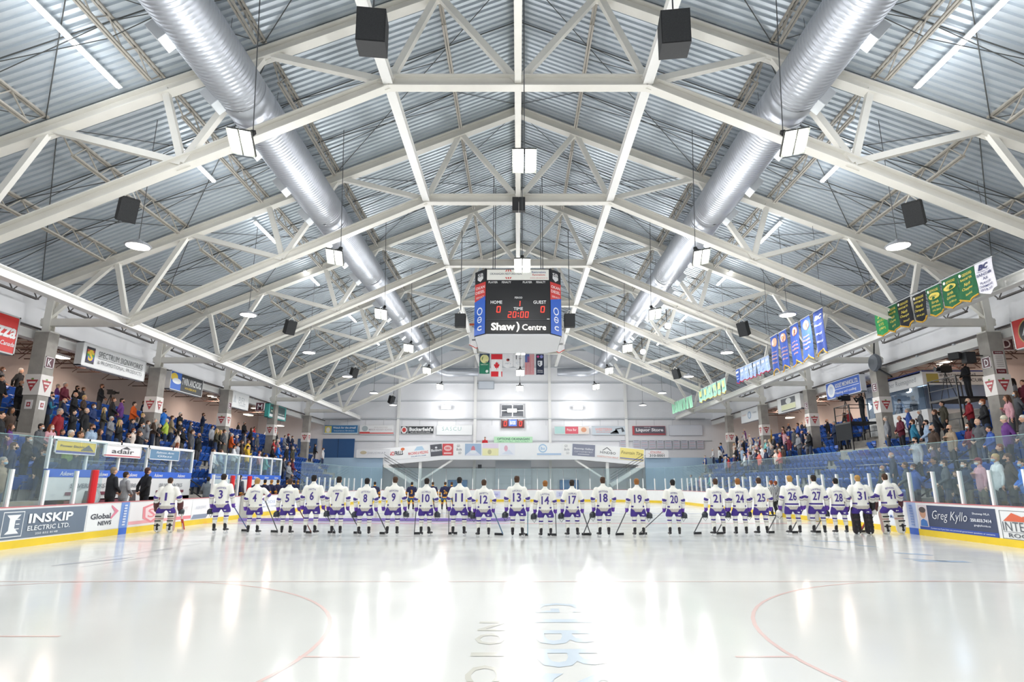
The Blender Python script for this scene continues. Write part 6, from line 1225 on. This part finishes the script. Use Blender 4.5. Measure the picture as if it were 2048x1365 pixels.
    o = bpy.data.objects.new('shorts', fuse('shorts', sho, vx, [SM, WHITE], 1, cut=lambda c: c.z < .645, paint=lambda c: 1 if (home and c.y < -.02 and .70 < c.z < .735 and .12 < c.x < .19) else 0)); COL.objects.link(o); o.parent = r
    for i, s in enumerate((1, -1)):
        f_ = ft[i]; ang = s * rr.uniform(.0, .5)
        # sock or goalie pad
        if goalie:
            pm_ = {'w': mat('pad_white', '#ebe7dc', .5), 'k': mat('pad_black', '#2b2529', .5)}[goalie]; pt = mat('pad_trim_' + goalie, '#c9a8a0' if goalie == 'w' else '#3c3034', .5)
            def pad(bm): limb(bm, [(s * f_, .05, .12), (s * f_, .05, .40), (s * f_, .07, .60), (s * f_ * 1.0, .05, .80)], [(.14, .12), (.135, .12), (.145, .13), (.12, .09)], lat=V((1, 0, 0)))
            m_ = fuse('leg_pad', pad, vx * .9, [pm_, pt], 1, paint=lambda c: 1 if (.44 < c.z < .5 or (s * c.x > f_ + .1 and c.z < .7)) else 0)
            o = bpy.data.objects.new('leg_pad', m_); COL.objects.link(o); o.parent = r
            b = MB()
            for z in (.25, .4, .55): b.box((s * f_, -.075, z), (.2, .02, .035), BLACK)
            b.build('pad_straps', r)
        else:
            SA, SBn, SC = (JW, PUR, BEI) if home else (NAVY, GOLD, ORG)
            def sock(bm): limb(bm, [(s * (f_), .015, .70), (s * f_, .03, .56), (s * (f_ * 1.02), -.015, .42), (s * f_ * 1.05, -.01, .24)], [.088, .078, .076, .055])
            m_ = fuse('sock', sock, vx * .8, [SA, SBn, SC], 1, paint=lambda c: 1 if .50 < c.z < .55 else (2 if .42 < c.z < .47 else 0))
            o = bpy.data.objects.new('sock', m_); COL.objects.link(o); o.parent = r
        c0 = V((s * f_ * 1.05, -.01, 0)); R = M.Rotation(-ang, 4, 'Z')
        def boot(bm): limb(bm, [(0, -.02, .28), (0, -.01, .17)], [(.055, .062), (.048, .06)], 10); limb(bm, [(0, -.05, .125), (0, .06, .12), (0, .17, .105)], [(.045, .045), (.044, .045), (.036, .03)], 10)
        if i == 0 or 'bt' not in locals(): bt = fuse('skate', boot, .014, [SKB, mat('skate_trim', rr.choice(['#c9a24a', '#c9cdd0', '#8a6a4a']), .5)], 1, paint=lambda c: 1 if (.15 < c.z < .19 and c.y > 0) else 0)
        sk = bpy.data.objects.new('skate', bt); COL.objects.link(sk); sk.parent = r; sk.matrix_local = M.Translation(c0) @ R
        b = MB(); b.box((0, .05, .012), (.006, .27, .024), BLD); b.box((0, -.04, .05), (.03, .07, .06), WHITE); b.box((0, .13, .05), (.03, .07, .06), WHITE); b.box((0, .05, .03), (.02, .25, .02), WHITE); b.build('blade', sk)
    # gloves with separate fingers
    GM = PURG if home else mat('glove_navy', '#2c2c50', .5)
    if goalie == 'k': GM = BLACK
    if goalie == 'w': GM = mat('goalie_glove', '#5a2f30', .5)
    for i, s in enumerate((1, -1)):
        w_ = wr[i]; d = V((0, .25, -1)).normalized() if not (raise_ and raise_ == s) else V((-s * .8, .5, -.1)).normalized(); g = 1.7 if goalie else 1.0
        def glv(bm): limb(bm, [w_ - d * .03, w_ + d * .07 * g], [.062 * g, .058 * g], 10); limb(bm, [w_ + d * .07 * g, w_ + d * .15 * g], [(.055 * g, .035 * g), (.05 * g, .03 * g)], 10); [limb(bm, [w_ + d * .13 * g + V(((q - 1.5) * .026 * g, 0, 0)), w_ + d * (.17 + .01 * (q in (1, 2))) * g + V(((q - 1.5) * .026 * g, .05 * g, 0)), w_ + d * .14 * g + V(((q - 1.5) * .026 * g, .085 * g, 0))], [.0135 * g] * 3, 7) for q in range(4)]; limb(bm, [w_ + d * .06 * g + V((-s * .05 * g, .01, 0)), w_ + d * .12 * g + V((-s * .065 * g, .05 * g, 0))], [.018 * g, .015 * g], 7)
        o = bpy.data.objects.new('glove', fuse('glove', glv, .011 if not far else .02, [GM], 1)); COL.objects.link(o); o.parent = r
    return r, root_mx, wr, size
def held_stick(pr, side, label, goalie=False, hcol='#44464c', bl='#2a2c30', reach=.34, fwd=.5):
    r, mx, wr, size = pr; w = wr[0] if side > 0 else wr[1]; h_ = mx @ (w + V((0, .05, -.12))); fx = side * reach
    tip = V((h_.x + fx, h_.y + fwd, .045)); top = h_ + (h_ - tip).normalized() * .12
    o = empty('hockey_stick', tip, label, 'hockey stick', 'hockey sticks of the standing team'); b = MB(); b.bar(V(), top - tip, .026 if not goalie else .05, .024, cmat(hcol)); b.build('shaft', o)
    b = MB(); e = V((-side * .28, .10, -.005)); b.bar(V((side * .01, 0, -.005)), e, .012, .075, cmat(bl)); b.build('blade', o)
    if goalie: b = MB(); b.bar(V((0, 0, .03)), (top - tip) * .42, .1, .03, cmat('#c9433c')); b.build('paddle', o)
HELM = None
def held_helmet(pr, side, label, white=False, mask=False):
    global HELM
    r, mx, wr, size = pr; w = wr[0] if side > 0 else wr[1]; c = mx @ (w + V((side * .03, .10, -.31)))
    o = empty('hockey_helmet', c, label, 'helmet', 'helmets held by the standing team', rz=side * .5)
    sm = mat('helmet_white', '#e6e4dc', .35) if (white or mask) else mat('helmet_dark', '#3a3f46', .3)
    if HELM is None:
        def fn(bm): ball(bm, (0, 0, .03), (.105, .135, .115)); ball(bm, (0, -.03, -.03), (.10, .10, .09))
        HELM = fuse('shell', fn, .012, [sm], 1, cut=lambda v: v.z < -.06 or (v.y > .06 and v.z < .04))
    s_ = bpy.data.objects.new('shell', HELM); COL.objects.link(s_); s_.parent = o; s_.material_slots[0].link = 'OBJECT'; s_.material_slots[0].material = sm
    b = MB(); m_ = mat('cage_wire', '#b9bcc0', .3, .6)
    for x in (-.07, -.035, 0, .035, .07): b.tube([(x, .105 - abs(x) * .3, .04), (x, .14 - abs(x) * .4, -.03), (x, .11 - abs(x) * .4, -.11)], .004, m_, 5)
    for z in (.02, -.035, -.09): b.tube([(-.095, .06, z), (-.05, .12, z), (0, .14, z), (.05, .12, z), (.095, .06, z)], .004, m_, 5)
    b.build('cage', o); b = MB(); b.tube([(-.08, .0, -.06), (0, .03, -.17), (.08, 0, -.06)], .006, BLACK, 5); b.build('chin_strap', o)
HCc = {'b': '#4a3426', 'd': '#2a211d', 'l': '#b08a50', 'r': '#93602f', 'k': '#1c1816'}
HOME = [(327, 955, 1066, '1', '', 'short', 'b', 0, 1), (438, 943, 1067, '3', 'MESSNER', 'short', 'd', 1, -1), (505, 956, 1070, '4', 'HARTMANN', 'short', 'l', 1, 0), (571, 957, 1071, '5', 'REINVOLD', 'short', 'b', 1, -1), (620, 950, 1071, '6', 'MATTA', 'messy', 'k', 1, 0),
    (671, 953, 1072, '7', 'ESULETO', 'messy', 'd', 1, -1), (728, 956, 1073, '8', 'DETTO ROY', 'short', 'k', 1, -1), (785, 953, 1073, '9', 'SERDACHNY', 'short', 'b', 0, 1), (850, 956, 1073, '10', 'CICCARELLO', 'short', 'd', -1, 1), (917, 954, 1073, '11', 'TASSY', 'short', 'k', -1, 1),
    (967, 959, 1075, '12', 'PANETTA', 'short', 'b', 1, -1), (1034, 952, 1076, '13', 'GIRGAULT', 'messy', 'b', 1, -1), (1091, 961, 1076, '14', 'LAVIGNE', 'short', 'r', 1, -1), (1146, 960, 1075, '17', 'NOBLAD', 'messy', 'd', 1, -1), (1209, 954, 1075, '18', 'BECKNER', 'messy', 'b', -1, -1),
    (1278, 957, 1075, '19', '', 'short', 'r', -1, 1), (1351, 959, 1074, '20', 'MORIN', 'short', 'k', -1, 1), (1438, 957, 1073, '21', 'ULLRICH', 'short', 'b', -1, -1), (1484, 957, 1073, '24', 'MACKIE', 'messy', 'r', -1, -1), (1527, 955, 1072, '25', '', 'short', 'b', 0, -1),
    (1590, 951, 1071, '26', 'LAMBERT', 'short', 'l', -1, -1), (1639, 950, 1071, '27', 'LAMMENS', 'messy', 'd', -1, 0), (1683, 956, 1070, '28', 'SANTA JUANA', 'short', 'k', -1, -1), (1729, 950, 1070, '31', 'DAY', 'short', 'l', 0, 1), (1790, 942, 1069, '41', 'BENDER', 'short', 'b', -1, 0)]
HWD = {'b': 'brown', 'd': 'dark', 'l': 'blond', 'r': 'reddish', 'k': 'black'}
for (x, yt, yf_, num, nm, hk, hc, sl, hl) in HOME:
    g = {'1': 'w', '31': 'k', '41': 'w'}.get(num, False)
    lab = 'hockey %s, %s hair, white jersey number %s, back to the camera' % ('goalie with %s leg pads' % {'w': 'white', 'k': 'black'}[g] if g else 'player', HWD[hc], num)
    full = num in ('26', '27', '28'); ln = {'3': -.02, '1': .0, '41': -.04}.get(num, 0)
    rz = 0.0 + (x - 1036) / 1000 * -.22 + (.12 if num == '41' else 0)
    pr = player(x, yt, yf_, num, nm, hk, HCc[hc], sl, 'home', g, ln, rz, label=lab, raise_=(1 if num == '4' else 0), full=full)
    if sl: held_stick(pr, sl, 'hockey stick held by player number %s, blade on the ice' % num, bool(g), {'3': '#4a5a8a', '5': '#7a4038', '12': '#5a7a9a', '13': '#5a8aa0'}.get(num, '#55575c'), reach={'3': .38, '20': .75, '7': .36, '10': .12, '11': .05, '14': .05, '13': .0}.get(num, .3))
    if num == '1': held_stick(pr, 1, 'white and red goalie stick held by goalie number 1', True, '#e6e0da', '#e6e0da', .1, .2)
    if hl: held_helmet(pr, hl, '%s hockey helmet with cage hanging from the hand of number %s' % ('white' if num in ('31', '26') else 'dark', num), num in ('31', '26'))
# white mask with purple trim set down by goalie 41, glove of goalie 31
p = at_z(1808, 1060, 0)
# visiting players on the ice, seen behind the line
for (x, yt, yf_, num, nm, lab) in ((747, 964, 1022, '27', '', 'navy jersey with gold 27 behind number 8'), (822, 965, 1022, '3', '', 'navy jersey with gold 3 between numbers 9 and 10'), (864, 965, 1021, '', '', 'navy jersey half hidden behind number 10'), (889, 966, 1022, '2', '', 'navy jersey with gold 2 left of number 11'), (902, 969, 1022, '9', '', 'navy jersey mostly hidden behind number 11')):
    player(x, yt, yf_, num, nm, 'short', rrc if (rrc := random.choice(['#4a3426', '#2a211d', '#7a5030'])) else '', 0, 'away', rz=random.uniform(-.3, .3), label='visiting hockey player in a ' + lab, far=True)
for i, (x, yt, num) in enumerate(((474, 0, '28'), (512, 0, ''), (530, 0, '6'), (543, 0, '5'), (556, 0, '6'), (575, 0, ''), (588, 0, ''), (596, 0, '7'))):
    X = -14.2 - (.35 if i % 2 else 0); q = at_x(x, 965, X)
    player(x, 0, 1000, num, '', 'short', ['#4a3426', '#7a5030', '#2a211d', '#a8763c'][i % 4], 0, 'away', rz=random.uniform(-.4, .4), label='visiting player in navy standing in the far bench, %s from the left' % NTH[i], yw=V((X, q.y, .28)), far=True)
# officials
def official(x, yt, yf_, lab):
    pr = player(x, yt, yf_, '', '', 'short', '#8a4a2c', 0, 'home', rz=.6, label=lab, far=True); r = pr[0]
    r.name = 'referee'; r['group'] = 'officials'
    for c in kids(r):
        if c.name.startswith('jersey'):
            m = bpy.data.materials.get('stripes') or bpy.data.materials.new('stripes')
            if not m.use_nodes:
                m.use_nodes = True; nt = m.node_tree; b = nt.nodes['Principled BSDF']; tc = nt.nodes.new('ShaderNodeTexCoord'); w_ = nt.nodes.new('ShaderNodeTexWave'); w_.inputs['Scale'].default_value = 5.0; w_.inputs['Distortion'].default_value = 0
                cr = nt.nodes.new('ShaderNodeValToRGB'); cr.color_ramp.interpolation = 'CONSTANT'; cr.color_ramp.elements[0].color = (.02, .02, .02, 1); cr.color_ramp.elements[1].position = .5; cr.color_ramp.elements[1].color = (.85, .85, .85, 1)
                nt.links.new(tc.outputs['Object'], w_.inputs[0]); nt.links.new(w_.outputs['Fac'], cr.inputs[0]); nt.links.new(cr.outputs[0], b.inputs['Base Color'])
            for i in range(3): c.data.materials[i] = m
        elif c.name.startswith(('shorts', 'sock')):
            for i in range(len(c.data.materials)): c.data.materials[i] = BLACK
        elif c.name.startswith('glove'): c.data.materials[0] = SKIN[0]
official(1558, 962, 1035, 'referee in a black and white striped shirt between numbers 25 and 26')
official(1549, 961, 1036, 'second referee in stripes half hidden behind number 25')
bpy.context.view_layer.update()
